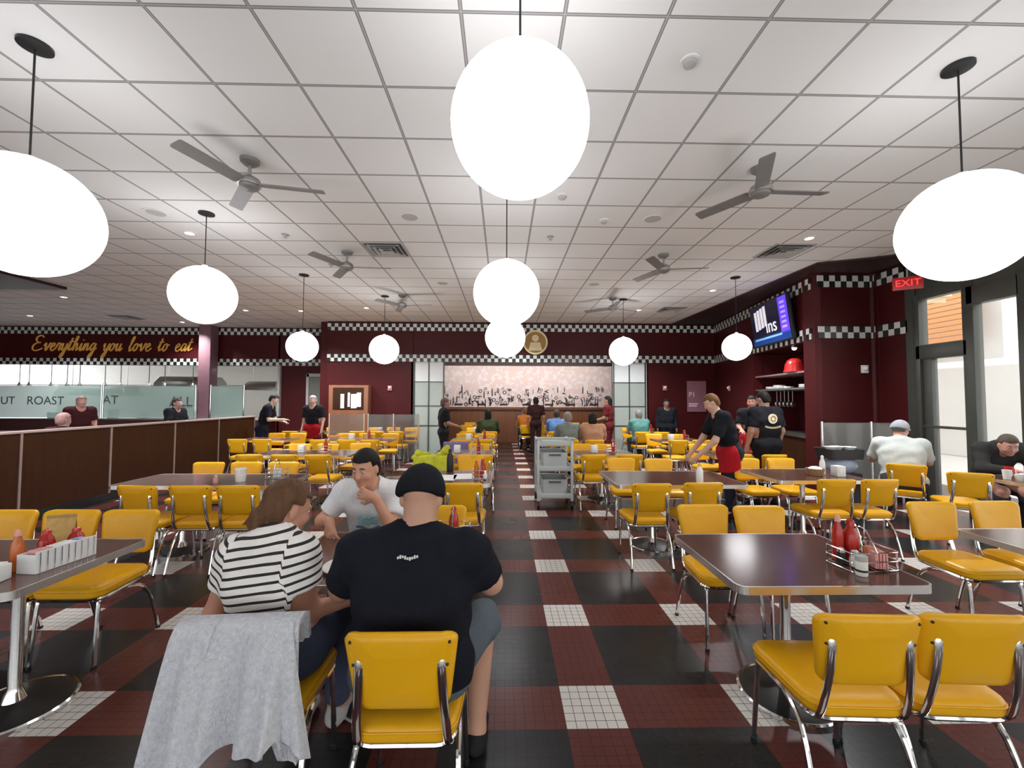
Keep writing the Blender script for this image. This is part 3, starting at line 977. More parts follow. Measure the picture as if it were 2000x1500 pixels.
# niche: shelves with dishes, red dome
for (z, d, lab) in [(2.15, 0.5, 'upper'), (1.84, 0.5, 'lower')]:
    o = obj('wall_shelf', MB().box((1.2, -0.45, 0), (2.3, d + 0.3, 0.035), mt=along(A, B, z)), 'nickel' if z < 2 else mat('shelf_rail', (0.5, 0.3, 0.3), 0.3, 0.5))
    tag(o, '%s metal shelf in the dark service niche on the right' % lab, 'shelf')
o = obj('red_dome', MB().lathe([(0.0, 0.27), (0.06, 0.265), (0.12, 0.23), (0.16, 0.15), (0.17, 0.06), (0.19, 0.0), (0, 0)], 28), 'redplastic')
o.location = (5.72, 7.95, 2.17)
tag(o, 'glossy red dome on the upper niche shelf below the television', 'bowl')
for i, (q, n_) in enumerate([(1.95, 4), (1.62, 6), (1.3, 3), (0.62, 5)]):
    p = along(A, B, 1.858) @ Vector((q, -0.22, 0))
    t = thing('plate_stack', 'white plate stack on the lower niche shelf, %s from the left' % ('first', 'second', 'third', 'fourth')[i], 'plates', p, 0, 'plate stacks in the niche')
    for k in range(n_):
        obj('plate', MB().lathe([(0, 0), (0.07, 0), (0.12, 0.014), (0.118, 0.018), (0, 0.008)], 22, (0, 0, 0.012 * k)), 'ceramic', t)
t = thing('syrup_bottle', 'pale bottle at the right end of the lower niche shelf', 'bottle', along(A, B, 1.858) @ Vector((0.35, -0.2, 0)))
obj('bottle_body', MB().lathe([(0, 0), (0.04, 0), (0.04, 0.14), (0.015, 0.2), (0.015, 0.24), (0, 0.24)], 16), mat('bottle_grey', (0.4, 0.33, 0.33), 0.2), t)
obj('bottle_cap', MB().lathe([(0, 0.24), (0.018, 0.24), (0.018, 0.265), (0, 0.265)], 12), 'black', t)
for i in range(5):
    p = along(A, B, 1.80) @ Vector((1.9 - i * 0.16, -0.3, 0))
    t = thing('hanging_utensil', 'steel utensil hanging under the lower niche shelf, %s from the left' % ('first', 'second', 'third', 'fourth', 'fifth')[i], 'utensil', p, 0, 'utensils in the niche')
    obj('handle', MB().tube([(0, 0, 0.02), (0, 0, -0.22)], 0.009, 6), 'steel', t)
    obj('head', MB().sphere((0, 0, -0.27), 0.05, 12, 8, (1, 0.4, 1.2)), 'steel', t)
t = thing('niche_counter', 'dark service counter inside the niche on the right wall', 'counter', (0, 0, 0))
t.matrix_world = along(A, B, 0)
obj('cabinet', MB().box((1.45, -0.62, 0.44), (1.7, 0.72, 0.88)), 'wood_dark', t)
obj('worktop', MB().box((1.45, -0.60, 0.9), (1.74, 0.76, 0.04)), 'steel', t)
t = thing('niche_lamp', 'small warm spot lamp under the check band over the niche', 'lamp', (5.58, 7.75, 2.62))
obj('shade', MB().lathe([(0.02, 0.06), (0.05, 0.04), (0.06, 0), (0.05, 0)], 14), 'black', t)
obj('bulb', MB().sphere((0, 0, -0.005), 0.042, 14, 8), 'lampwarm', t)

# EXIT sign by the windows
t = thing('exit_sign', 'red lit exit sign hanging by the windows behind the right globe', 'exit sign', (6.02, 5.95, 3.36), R(-35))
obj('casing', MB().box((0, 0, 0), (0.34, 0.05, 0.19), 0.006), 'redplastic', t)
vs, fs = text_mesh('EXIT', 0.14, 0.003)
obj('lettering', MB().add(vs, fs, Matrix.Translation((0, -0.03, 0)) @ UPRIGHT), 'exitred', t)
obj('stem', MB().tube([(0, 0, 0.09), (0, 0, ZC - 3.36)], 0.008, 6), 'greytrim', t)

# glass railings
def rail(name, A_, B_, lab, posts, top=1.28):
    mt = along(A_, B_)
    L = (Vector(B_) - Vector(A_)).length
    t = thing(name, lab, 'railing')
    t.matrix_world = mt
    obj('glass_panel', MB().box((L / 2, 0, 0.12 + (top - 0.14) / 2), (L - 0.04, 0.012, top - 0.14)), 'rail_glass', t)
    for q in posts:
        obj('post', MB().tube([(q * L, 0, 0), (q * L, 0, top)], 0.018), 'edge', t)


rail('glass_railing', (5.02, 6.4), (6.3, 6.4), 'clear glass railing with steel posts before the burgundy column', (0.0, 0.62, 1.0))
rail('glass_railing', (-3.35, 10.3), (-2.1, 10.3), 'clear glass railing before the back wall left of the mural', (0.0, 0.5, 1.0), 1.25)
rail('glass_railing', (-4.3, 10.3), (-3.45, 10.3), 'clear glass railing before the wooden cabinet at the back wall', (0.0, 1.0), 1.25)

# ================================================================ CHAIRS AND TABLES
def make_chair(lab):
    t = thing('diner_chair', lab, 'chair', (0, 0, 0), 0, 'yellow diner chairs')
    # seat
    def outline(s):
        pts = []
        for (x, y) in rrect(2, 2, 0.34, 5):
            w = 0.205 if y > 0 else 0.205
            w = 0.18 + (y + 1) / 2 * 0.028
            pts.append((x * w * s, y * 0.208 * s))
        return pts
    sb = MB()
    sb.loft([[(x, y, z) for x, y in outline(s)] for s, z in ((0.93, 0.408), (0.985, 0.412), (1.0, 0.422), (1.0, 0.448), (0.985, 0.460), (0.93, 0.468), (0.75, 0.474), (0.4, 0.477))])
    so_ = obj('seat', sb, 'vinyl', t, 60)
    pp = [(x, y, 0.447) for x, y in outline(1.004)]
    obj('piping', MB().tube(pp + [pp[0]], 0.0045, 5), 'vinyl', so_)
    # backrest
    def bp(u, v, s, dy):
        # u,v in -1..1
        w = 0.162 + (v + 1) / 2 * 0.036
        x, z = u * w * s, 0.675 + v * 0.137 * (1 - (1 - s) * 1.2)
        y = -0.222 - (z - 0.53) * 0.20 + 0.85 * x * x + dy
        return (x, y, z + (0.012 * (u * u) if v > 0.6 else 0))
    bo = rrect(2, 2, 0.30, 5)
    bb = MB()
    bb.loft([[bp(x, y, s, dy) for x, y in bo] for s, dy in ((0.55, -0.020), (0.86, -0.019), (0.95, -0.015), (1.0, -0.006), (1.0, 0.010), (0.96, 0.020), (0.86, 0.026), (0.55, 0.028))])
    b = obj('backrest', bb, 'vinyl', t, 60)
    for sx in (-1, 1):
        for v in (0.78, 0.25):
            q = bp(sx * 0.86, v, 1, -0.017)
            obj('upholstery_tack', MB().sphere(q, 0.006, 8, 6), 'iron', b)
    # chrome: back posts, seat frame, legs
    for sx in (-1, 1):
        pts = smooth_pts([(sx * 0.137, -0.252, 0.735), (sx * 0.139, -0.258, 0.70), (sx * 0.145, -0.250, 0.60), (sx * 0.153, -0.232, 0.50), (sx * 0.158, -0.205, 0.415), (sx * 0.160, -0.17, 0.392)], 3)
        obj('back_post', MB().tube(pts, 0.0125, 8, (1.25, 0.6)), 'chrome', t)
        pts = smooth_pts([(sx * 0.155, 0.06, 0.392), (sx * 0.178, -0.03, 0.388), (sx * 0.186, -0.13, 0.34), (sx * 0.192, -0.195, 0.22), (sx * 0.199, -0.25, 0.012)], 4)
        g = obj('leg', MB().tube(pts, 0.0115, 8), 'chrome', t)
        obj('glide', MB().lathe([(0, 0), (0.014, 0), (0.014, 0.018), (0, 0.018)], 10, (sx * 0.199, -0.25, 0)), 'black', g)
        pts = smooth_pts([(sx * 0.13, 0.10, 0.394), (sx * 0.172, 0.155, 0.386), (sx * 0.180, 0.172, 0.33), (sx * 0.190, 0.195, 0.012)], 4)
        g = obj('leg', MB().tube(pts, 0.0115, 8), 'chrome', t)
        obj('glide', MB().lathe([(0, 0), (0.014, 0), (0.014, 0.018), (0, 0.018)], 10, (sx * 0.190, 0.195, 0)), 'black', g)
    fr = [(x, y, 0.398) for x, y in outline(0.95)]
    obj('seat_frame', MB().tube(fr + [fr[0]], 0.010, 6), 'chrome', t)
    return t


proto_chair = None
chairs = []


def chair(bx, by, lab, rz=0.0):
    """bx, by: top of the backrest; rz 0 faces away from the viewer (+y)"""
    global proto_chair
    d = Vector((-math.sin(rz), math.cos(rz)))
    loc = (bx + d.x * 0.262, by + d.y * 0.262, 0)
    if proto_chair is None:
        proto_chair = make_chair(lab)
        proto_chair.location = loc
        proto_chair.rotation_euler = (0, 0, rz)
        chairs.append(proto_chair)
        return proto_chair
    c = dup(proto_chair, loc, rz, lab)
    chairs.append(c)
    return c


def make_table(x0, x1, y0, y1, lab):
    cx, cy, w, d = (x0 + x1) / 2, (y0 + y1) / 2, x1 - x0, y1 - y0
    t = thing('dining_table', lab, 'table', (cx, cy, 0), 0, 'dining tables')
    o_ = rrect(w - 0.008, d - 0.008, 0.045, 5)
    obj('tabletop', MB().prism(o_, 0.722, 0.7505), 'table', t)
    e = rrect(w, d, 0.05, 5)
    e2 = rrect(w - 0.014, d - 0.014, 0.045, 5)
    n = len(e)
    mb = MB()
    mb.v = [(x, y, z) for z, pl_ in ((0.714, e2), (0.714, e), (0.752, e), (0.752, e2)) for x, y in pl_]
    mb.f = [tuple(((a % 4) * n + k, (a % 4) * n + (k + 1) % n, ((a + 1) % 4) * n + (k + 1) % n, ((a + 1) % 4) * n + k)) for a in range(4) for k in range(n)]
    obj('edge_band', mb, 'edge', t)
    cols = [0.0] if w < 1.2 else [-w / 2 + 0.5, w / 2 - 0.36]
    for c in cols:
        obj('column', MB().lathe([(0, 0.05), (0.05, 0.05), (0.036, 0.09), (0.026, 0.12), (0.026, 0.68), (0.05, 0.70), (0, 0.70)], 20, (c, 0, 0)), 'chrome', t)
        obj('mounting_plate', MB().box((c, 0, 0.705), (0.42, 0.42, 0.018)), 'iron', t)
        b = obj('base', MB().lathe([(0, 0.0), (0.235, 0.0), (0.235, 0.02), (0.20, 0.032), (0.10, 0.048), (0.055, 0.055), (0, 0.055)], 40, (c, 0, 0)), 'iron', t)
        obj('base_rim', MB().lathe([(0.228, 0.0), (0.243, 0.0), (0.243, 0.018), (0.236, 0.026), (0.226, 0.022)], 40, (c, 0, 0)), 'chrome', b)
    return t


N_, F_ = 0, PI
# front row
make_table(-3.95, -2.16, 1.88, 2.60, 'dark brown table cut off by the left picture edge, front row')
for bx, w in ((-3.46, 'leftmost, cut by the picture edge'), (-3.03, 'middle of three'), (-2.62, 'rightmost, its seat showing')):
    chair(bx, 3.02, 'yellow vinyl chair behind the front left table, ' + w, F_)
make_table(-1.12, -0.157, 1.94, 2.70, 'dark table where the family of three sits, front row left of aisle')
chair(-0.345, 1.43, 'yellow vinyl chair under the man in black, back to the viewer', N_)
chair(-0.93, 1.51, 'yellow vinyl chair under the woman, covered by grey fleece', R(4))
chair(-0.88, 3.12, 'yellow vinyl chair behind the boy in white', F_)
chair(-0.46, 3.12, 'empty yellow vinyl chair facing the man in black across the table', F_)
make_table(1.085, 2.02, 1.90, 2.65, 'empty dark brown table with condiment caddy, front row right of aisle')
chair(1.36, 1.52, 'empty yellow vinyl chair at the front right table, back to viewer, left one', R(-3))
chair(1.76, 1.515, 'empty yellow vinyl chair at the lower right corner, back to viewer', R(-4))
chair(1.505, 3.13, 'yellow vinyl chair behind the front right table, left one facing the viewer', F_)
chair(1.91, 3.09, 'yellow vinyl chair behind the front right table, right one facing the viewer', F_)
make_table(3.03, 3.96, 2.02, 2.74, 'glaring dark table cut off by the right picture edge, front row')
chair(3.34, 3.20, 'yellow vinyl chair facing the viewer with full seat showing, behind far right front table', F_)
chair(3.87, 3.22, 'yellow vinyl chair near the right picture edge, behind far right front table', F_)

# second row
make_table(-3.88, -2.2, 4.14, 4.80, 'long dark table with white cup, second row at far left')
for k, (bx, w) in enumerate(((-3.34, 'left'), (-2.86, 'middle'), (-2.43, 'right'))):
    chair(bx, 3.84, 'yellow vinyl chair on near side of second-row far left table, %s one' % w, N_ + R((-6, 0, 2)[k]))
for bx, by, w in ((-3.65, 5.25, 'left'), (-3.2, 5.27, 'middle'), (-2.74, 5.27, 'right')):
    chair(bx, by, 'yellow vinyl chair on far side of second-row far left table, %s one' % w, F_)
make_table(-1.12, -0.12, 4.22, 5.02, 'table with white papers, second row left of aisle behind the family')
chair(-0.85, 3.95, 'yellow vinyl chair on near side of second-row table left of aisle, left one', N_)
chair(-0.38, 3.94, 'yellow vinyl chair on near side of second-row table left of aisle, right one', N_)
chair(-0.98, 5.78, 'yellow vinyl chair hung with yellow-green cloth, second row left of aisle', F_)
chair(-0.46, 5.95, 'yellow vinyl chair on far side of second-row table left of aisle, right one', F_)
make_table(1.15, 2.5, 4.15, 4.98, 'shiny table behind the front right chairs, second row right of aisle')
chair(1.42, 3.91, 'yellow vinyl chair on near side of second-row table right of aisle, left one', N_)
chair(1.94, 3.95, 'yellow vinyl chair on near side of second-row table right of aisle, right one', N_)
chair(1.60, 5.62, 'yellow vinyl chair on far side of second-row table right of aisle, left one', F_)
chair(2.09, 5.56, 'yellow vinyl chair on far side of second-row table right of aisle, right one', F_)
make_table(2.95, 4.0, 4.37, 5.13, 'dark table with bottle and basket, second row at right')
chair(3.37, 4.10, 'yellow vinyl chair on near side of second-row right table, left one', N_ + R(-2))
chair(3.82, 4.10, 'yellow vinyl chair on near side of second-row right table, right one', N_)
chair(3.30, 5.6, 'yellow vinyl chair on far side of second-row right table, left one', F_)
chair(3.80, 5.62, 'yellow vinyl chair on far side of second-row right table, right one', F_)
make_table(5.42, 6.15, 3.95, 4.72, 'dark table with cups at the window, right picture edge')
chair(5.04, 5.07, 'yellow vinyl chair under the man in pale shirt and cap', R(-38))
chair(5.17, 4.47, 'empty yellow vinyl chair beside the man in pale shirt, by window table', R(-28))

# rows further back
ordn = {6.34: 'third', 8.5: 'fourth', 10.55: 'fifth'}
cols = {-3.1: ('far left', 1.5), -0.62: ('left of aisle', 0.95), 1.6: ('right of aisle', 0.95), 3.75: ('far right', 0.95)}
for y0, rw_ in ordn.items():
    for xc, (cn, w) in cols.items():
        make_table(xc - w / 2, xc + w / 2, y0, y0 + 0.7, 'dark table in the %s row, %s' % (rw_, cn))
        xs = [xc - 0.24, xc + 0.24] if w < 1.2 else [xc - 0.5, xc, xc + 0.5]
        names = ('left', 'right') if len(xs) == 2 else ('left', 'middle', 'right')
        for q, bx in enumerate(xs):
            j = random.uniform(-0.05, 0.05)
            chair(bx + j, y0 - 0.34 + random.uniform(-0.06, 0.04), 'yellow vinyl chair on near side of %s-row %s table, %s one' % (rw_, cn, names[q]), R(random.uniform(-5, 5)))
            chair(bx - j, y0 + 1.10 + random.uniform(-0.05, 0.1), 'yellow vinyl chair on far side of %s-row %s table, %s one' % (rw_, cn, names[q]), F_ + R(random.uniform(-5, 5)))
for y0, rw_ in ((8.6, 'fourth'), (10.6, 'fifth')):
    make_table(-5.5, -4.5, y0, y0 + 0.7, 'dark table in the %s row beside the wood partition' % rw_)
    for q, bx in enumerate((-5.24, -4.76)):
        chair(bx, y0 - 0.36, 'yellow vinyl chair on near side of %s-row partition table, %s one' % (rw_, ('left', 'right')[q]), 0)
        chair(bx, y0 + 1.12, 'yellow vinyl chair on far side of %s-row partition table, %s one' % (rw_, ('left', 'right')[q]), F_)
for xc, cn in ((-0.9, 'left'), (0.95, 'middle'), (2.7, 'right')):
    make_table(xc - 0.47, xc + 0.47, 13.2, 13.9, 'dark table in the bar room before the mural, %s one' % cn)
    for q, bx in enumerate((xc - 0.24, xc + 0.24)):
        chair(bx, 12.85, 'yellow vinyl chair on near side of %s bar-room table, %s one' % (cn, ('left', 'right')[q]), 0)
        chair(bx, 14.3, 'yellow vinyl chair on far side of %s bar-room table, %s one' % (cn, ('left', 'right')[q]), F_)

# ================================================================ THINGS ON TABLES
ZT = 0.752


def bottle(x, y, lab, m='ketchup', cap='white', h=0.17, r=0.03, z=ZT, nm='sauce_bottle', cat='bottle', grp='sauce bottles'):
    t = thing(nm, lab, cat, (x, y, z), 0, grp)
    obj('bottle_body', MB().lathe([(0, 0), (r * 0.95, 0), (r, 0.01), (r, h * 0.55), (r * 0.85, h * 0.68), (r * 0.45, h * 0.82), (r * 0.42, h * 0.86), (0, h * 0.86)], 18), m, t)
    obj('cap', MB().lathe([(0, h * 0.85), (r * 0.55, h * 0.85), (r * 0.5, h * 0.95), (r * 0.2, h), (0, h)], 14), cap, t)
    return t


def shaker(x, y, lab, m='ceramic', z=ZT):
    t = thing('shaker', lab, 'shaker', (x, y, z), 0, 'salt and pepper shakers')
    obj('glass_jar', MB().lathe([(0, 0), (0.021, 0), (0.023, 0.03), (0.017, 0.06), (0, 0.06)], 14), m, t)
    obj('lid', MB().lathe([(0, 0.058), (0.019, 0.058), (0.018, 0.075), (0.008, 0.083), (0, 0.083)], 14), 'chrome', t)


def caddy(x, y, lab, rz=0, w=0.24, d=0.15):
    t = thing('condiment_caddy', lab, 'caddy', (x, y, ZT), rz, 'condiment caddies')
    rk = MB()
    o_ = rrect(w, d, 0.02, 3)
    for z in (0.006, 0.05, 0.095):
        p = [(a, b, z) for a, b in o_]
        rk.tube(p + [p[0]], 0.003, 5)
    for a, b in o_[::2]:
        rk.tube([(a, b, 0.003), (a, b, 0.095)], 0.0025, 5)
    for k in range(5):
        xx = -w / 2 + (k + 0.5) * w / 5
        rk.tube([(xx, -d / 2, 0.006), (xx, d / 2, 0.006)], 0.0025, 5)
    obj('wire_rack', rk, 'chrome', t)
    obj('handle', MB().tube(smooth_pts([(0, -d / 2, 0.095), (0, -0.03, 0.19), (0, 0.03, 0.19), (0, d / 2, 0.095)], 4), 0.004, 6), 'chrome', t)
    return t


def packets(x, y, z, m, lab, rz=0, w=0.06, h=0.075, n=7, grp='sugar packets'):
    """a row of packets standing on edge: each packet its own thing"""
    for k in range(n):
        a = R(random.uniform(-7, 7))
        o = obj('sugar_packet', MB().box((0, 0, h / 2), (w, 0.007, h), 0.001), m)
        dx = (k - (n - 1) / 2) * 0.0105
        o.location = (x - math.sin(rz) * dx, y + math.cos(rz) * dx, z)
        o.rotation_euler = (a * 0.5, 0, rz + a * 0.3)
        tag(o, lab, 'packet', grp)


# left front table: packet holder with menu cards, sauces, white box
t = thing('packet_holder', 'white long wire holder of packets on the front left table', 'holder', (-2.305, 2.22, ZT), R(84), 'packet holders')
hb = MB()
hb.box((0, -0.05, 0.052), (0.27, 0.006, 0.104)).box((0, 0.05, 0.045), (0.27, 0.006, 0.09)).box((0, 0, 0.004), (0.27, 0.10, 0.008)).box((-0.133, 0, 0.045), (0.006, 0.10, 0.09)).box((0.133, 0, 0.045), (0.006, 0.10, 0.09))
obj('tray', hb, 'white', t)
wr = MB()
for k in range(9):
    wr.tube([(-0.12 + k * 0.03, -0.056, 0.004), (-0.12 + k * 0.03, -0.056, 0.10)], 0.0022, 5)
obj('wires', wr, 'chrome', t)
packets(-2.30, 2.235, ZT + 0.012, 'paper', 'white packet standing in the holder on the front left table', R(-4), 0.07, 0.088, 9, 'white packets in the holder, front left')
packets(-2.315, 2.135, ZT + 0.012, 'pink', 'pink packet standing in the holder on the front left table', R(-4), 0.07, 0.088, 4, 'pink packets in the holder, front left')
packets(-2.295, 2.315, ZT + 0.012, 'bluepkt', 'blue packet standing in the holder on the front left table', R(-4), 0.07, 0.085, 3, 'blue packets in the holder, front left')
bottle(-2.415, 2.13, 'orange hot sauce bottle with pale cap on the front left table', 'orange_sauce', 'pink', 0.20, 0.026)
bottle(-2.455, 2.30, 'red ketchup bottle standing behind the orange bottle, front left table', 'ketchup', 'redplastic', 0.15, 0.034)
bottle(-2.40, 2.40, 'dark red sauce bottle behind the white holder, front left table', 'ketchup', 'redplastic', 0.13, 0.036)
t = thing('napkin_box', 'small white box of packets at the near edge, front left table', 'box', (-2.385, 2.005, ZT), R(8))
obj('box', MB().box((0, 0, 0.036), (0.10, 0.07, 0.072), 0.004), 'white', t)
obj('packets', MB().box((0, 0.0, 0.076), (0.085, 0.05, 0.012), 0.003), 'paper', t)
t = thing('menu_card', 'tan folded menu card standing on the front left table', 'menu', (-2.56, 2.47, ZT), R(20))
obj('front_sheet', MB().box((0, -0.02, 0.09), (0.13, 0.003, 0.18), mt=Matrix.Rotation(R(-9), 4, 'X')), mat('tan_card', (0.50, 0.30, 0.07), 0.5, var=0.4, scale=30), t)
obj('rear_sheet', MB().box((0, 0.03, 0.088), (0.13, 0.003, 0.18), mt=Matrix.Rotation(R(9), 4, 'X')), mat('tan_card_rear', (0.45, 0.28, 0.08), 0.5, var=0.3, scale=30), t)

# front right table caddy
caddy(1.86, 2.13, 'chrome wire condiment caddy on the front right table', R(6), 0.26, 0.17)
bottle(1.855, 2.185, 'red ketchup bottle in the caddy, front right table', 'ketchup', 'ketchup', 0.215, 0.036, ZT + 0.012)
bottle(1.79, 2.19, 'dark red sauce bottle with pink cap in the caddy, front right table', 'ketchup', 'pink', 0.235, 0.026, ZT + 0.012)
packets(1.91, 2.085, ZT + 0.012, 'pink', 'pink packet in the caddy on the front right table', R(80), 0.055, 0.08, 6, 'pink packets in the front right caddy')
packets(1.915, 2.13, ZT + 0.012, mat('orange_packet', (0.62, 0.22, 0.10), 0.6), 'orange packet in the caddy on the front right table', R(95), 0.055, 0.085, 5, 'orange packets in the front right caddy')
shaker(1.80, 2.10, 'white salt shaker in the caddy, front right table', 'ceramic', ZT + 0.012)
shaker(1.765, 2.14, 'dark pepper shaker in the caddy, front right table', 'black', ZT + 0.012)
t = thing('label_jar', 'small white labelled jar before the caddy, front right table', 'jar', (1.765, 2.02, ZT))
obj('jar_body', MB().lathe([(0, 0), (0.024, 0), (0.026, 0.012), (0.026, 0.07), (0, 0.07)], 18), 'ceramic', t)
obj('lid', MB().lathe([(0, 0.07), (0.026, 0.07), (0.026, 0.095), (0, 0.095)], 18), 'greytrim', t)
obj('label_ring', MB().lathe([(0.0255, 0.02), (0.0268, 0.02), (0.0268, 0.03), (0.0255, 0.03)], 18), 'black', t)

# family table
caddy(-0.30, 2.55, 'chrome wire condiment caddy on the family table behind the man', 0, 0.2, 0.13)
bottle(-0.30, 2.56, 'red ketchup bottle in the caddy on the family table', 'ketchup', 'redplastic', 0.19, 0.03, ZT + 0.012)
packets(-0.235, 2.55, ZT + 0.012, 'paper', 'white packet in the caddy on the family table', R(90), 0.05, 0.07, 5, 'white packets in the family caddy')
shaker(-0.36, 2.53, 'white shaker in the caddy on the family table', 'ceramic', ZT + 0.012)
t = thing('plate', 'white plate before the woman on the family table', 'plate', (-0.78, 2.14, ZT))
obj('dish', MB().lathe([(0, 0), (0.07, 0), (0.125, 0.016), (0.123, 0.02), (0.07, 0.006), (0, 0.006)], 28), 'ceramic', t)
t = thing('sandwich', 'half sandwich on the white plate, family table', 'sandwich', (-0.78, 2.14, ZT + 0.008))
obj('bread', MB().loft([[(x, y, z) for x, y in rrect(0.10, 0.09, 0.02, 3)] for z in (0.0, 0.012)]).loft([[(x, y, z) for x, y in rrect(0.10, 0.09, 0.02, 3)] for z in (0.028, 0.042)]), mat('bread', (0.62, 0.40, 0.18), 0.8), t)
obj('filling', MB().loft([[(x, y, z) for x, y in rrect(0.105, 0.095, 0.02, 3)] for z in (0.012, 0.028)]), mat('ham', (0.55, 0.22, 0.18), 0.6), t)
t = thing('drinking_cup', 'tall pale cup between the woman and the boy, family table', 'cup', (-0.66, 2.06, ZT))
obj('cup_body', MB().lathe([(0, 0), (0.03, 0), (0.042, 0.14), (0.039, 0.14), (0.028, 0.01), (0, 0.01)], 22), mat('cream_cup', (0.72, 0.64, 0.46), 0.4), t)
obj('straw', MB().tube([(0.01, 0, 0.02), (0.03, 0.01, 0.20)], 0.0035, 6), 'white', t)

# second row
t = thing('coffee_cup', 'white cup on the second-row far left table', 'cup', (-2.72, 4.36, ZT))
obj('cup_body', MB().lathe([(0, 0), (0.045, 0), (0.055, 0.12), (0.05, 0.12), (0.04, 0.01), (0, 0.01)], 20), 'ceramic', t)
obj('lid', MB().lathe([(0, 0.12), (0.057, 0.12), (0.055, 0.135), (0, 0.135)], 20), 'white', t)
shaker(-2.92, 4.28, 'small shaker left of the white cup, second-row far left table', 'pink')
caddy(-2.45, 4.55, 'condiment caddy right of the white cup, second-row far left table', 0, 0.2, 0.12)
packets(-2.45, 4.55, ZT + 0.012, 'paper', 'white packet in the caddy, second-row far left table', R(90), 0.05, 0.09, 6, 'white packets, second-row far left caddy')
for x, y, a, lab in [(-0.62, 4.55, 0, 'white paper menu lying on second-row table left of aisle, left one'), (-0.44, 4.62, 5, 'white paper menu lying on second-row table left of aisle, right one')]:
    o = obj('paper_menu', MB().box((0, 0, 0.002), (0.21, 0.32, 0.004)), 'paper')
    o.location = (x, y, ZT)
    o.rotation_euler = (0, 0, R(a))
    tag(o, lab, 'paper', 'paper menus')
caddy(-0.24, 4.5, 'condiment caddy on the second-row table left of aisle', 0, 0.18, 0.13)
bottle(-0.22, 4.52, 'red ketchup bottle in the caddy, second-row table left of aisle', 'ketchup', 'redplastic', 0.2, 0.034, ZT + 0.012)
bottle(-0.29, 4.52, 'orange sauce bottle in the caddy, second-row table left of aisle', 'orange_sauce', 'redplastic', 0.18, 0.026, ZT + 0.012)
shaker(-0.19, 4.44, 'shaker in the caddy, second-row table left of aisle', 'ceramic', ZT + 0.012)
bottle(-0.63, 4.95, 'tall dark bottle at the far edge of second-row table left of aisle', 'black', 'black', 0.27, 0.04, nm='dark_bottle', grp=None)
bottle(2.05, 4.28, 'white squeeze bottle on second-row table right of aisle', 'ceramic', 'mustard', 0.2, 0.035, nm='squeeze_bottle', grp=None)
bottle(3.72, 4.75, 'tall white squeeze bottle on the second-row right table', 'ceramic', 'white', 0.22, 0.03, nm='squeeze_bottle', grp=None)
t = thing('bread_basket', 'small basket of packets on the second-row right table', 'basket', (3.58, 4.68, ZT))
obj('basket_body', MB().lathe([(0, 0), (0.07, 0), (0.095, 0.08), (0.088, 0.08), (0.065, 0.01), (0, 0.01)], 20), mat('wicker', (0.30, 0.17, 0.08), 0.7, var=0.4, scale=60), t)
obj('packets', MB().sphere((0, 0, 0.07), 0.07, 12, 8, (1, 1, 0.5)), 'paper', t)
t = thing('napkin_dispenser', 'white napkin dispenser on the second-row right table', 'dispenser', (3.80, 4.62, ZT))
obj('dispenser_body', MB().box((0, 0, 0.06), (0.10, 0.10, 0.12), 0.01), 'white', t)
obj('napkin', MB().box((0, -0.052, 0.07), (0.07, 0.006, 0.05)), 'paper', t)
# tub and clear bag on a stand behind the right table
t = thing('bussing_tub', 'dark bussing tub of dishes behind the second-row right table', 'tub', (4.75, 5.75, 0))
obj('stand', MB().box((0, 0, 0.30), (0.40, 0.30, 0.60), 0.01), 'tub', t)
obj('tub_body', MB().loft([[(a, b, 0.80) for a, b in rrect(0.46, 0.34, 0.05, 4)], [(a * 1.06, b * 1.06, 0.93) for a, b in rrect(0.46, 0.34, 0.05, 4)], [(a * 1.12, b * 1.12, 0.935) for a, b in rrect(0.46, 0.34, 0.05, 4)], [(a * 0.98, b * 0.98, 0.93) for a, b in rrect(0.46, 0.34, 0.05, 4)], [(a * 0.9, b * 0.9, 0.82) for a, b in rrect(0.46, 0.34, 0.05, 4)]]), 'tub', t)
obj('liner_bag', MB().sphere((0, -0.03, 0.70), 0.2, 18, 10, (1.05, 0.8, 0.62)), 'bag', t)
for k, (dx, dy) in enumerate(((-0.12, 0), (0.0, 0.04), (0.13, -0.02))):
    o = obj('bowl', MB().lathe([(0, 0), (0.04, 0), (0.085, 0.06), (0.08, 0.06), (0.035, 0.01), (0, 0.01)], 20), 'ceramic')
    o.location = (4.75 + dx, 5.75 + dy, 0.90)
    tag(o, 'white bowl in the dark bussing tub, %s of three' % ('left', 'middle', 'right')[k], 'bowl', 'bowls in the tub')
# window table
for k, (x, y, m_, h_) in enumerate([(5.55, 4.45, 'ceramic', 0.10), (5.70, 4.55, 'redplastic', 0.12), (5.88, 4.3, 'greytrim', 0.09), (5.66, 4.25, 'tub', 0.07), (6.0, 4.5, 'ceramic', 0.07)]):
    t = thing('table_cup', ('white cup at the corner of the window table', 'red cup on the window table', 'grey cup on the window table', 'dark low cup on the window table', 'low white cup near the glass on the window table')[k], 'cup', (x, y, ZT), 0, 'cups on the window table')
    obj('cup_body', MB().lathe([(0, 0), (0.03, 0), (0.04, h_), (0.037, h_), (0.028, 0.01), (0, 0.01)], 18), m_, t)
    obj('cup_handle', MB().tube(smooth_pts([(0.036, 0, h_ * 0.8), (0.06, 0, h_ * 0.7), (0.055, 0, h_ * 0.35), (0.034, 0, h_ * 0.3)], 3), 0.005, 6), m_, t)
caddy(5.80, 4.08, 'condiment caddy on the window table', 0, 0.2, 0.12)
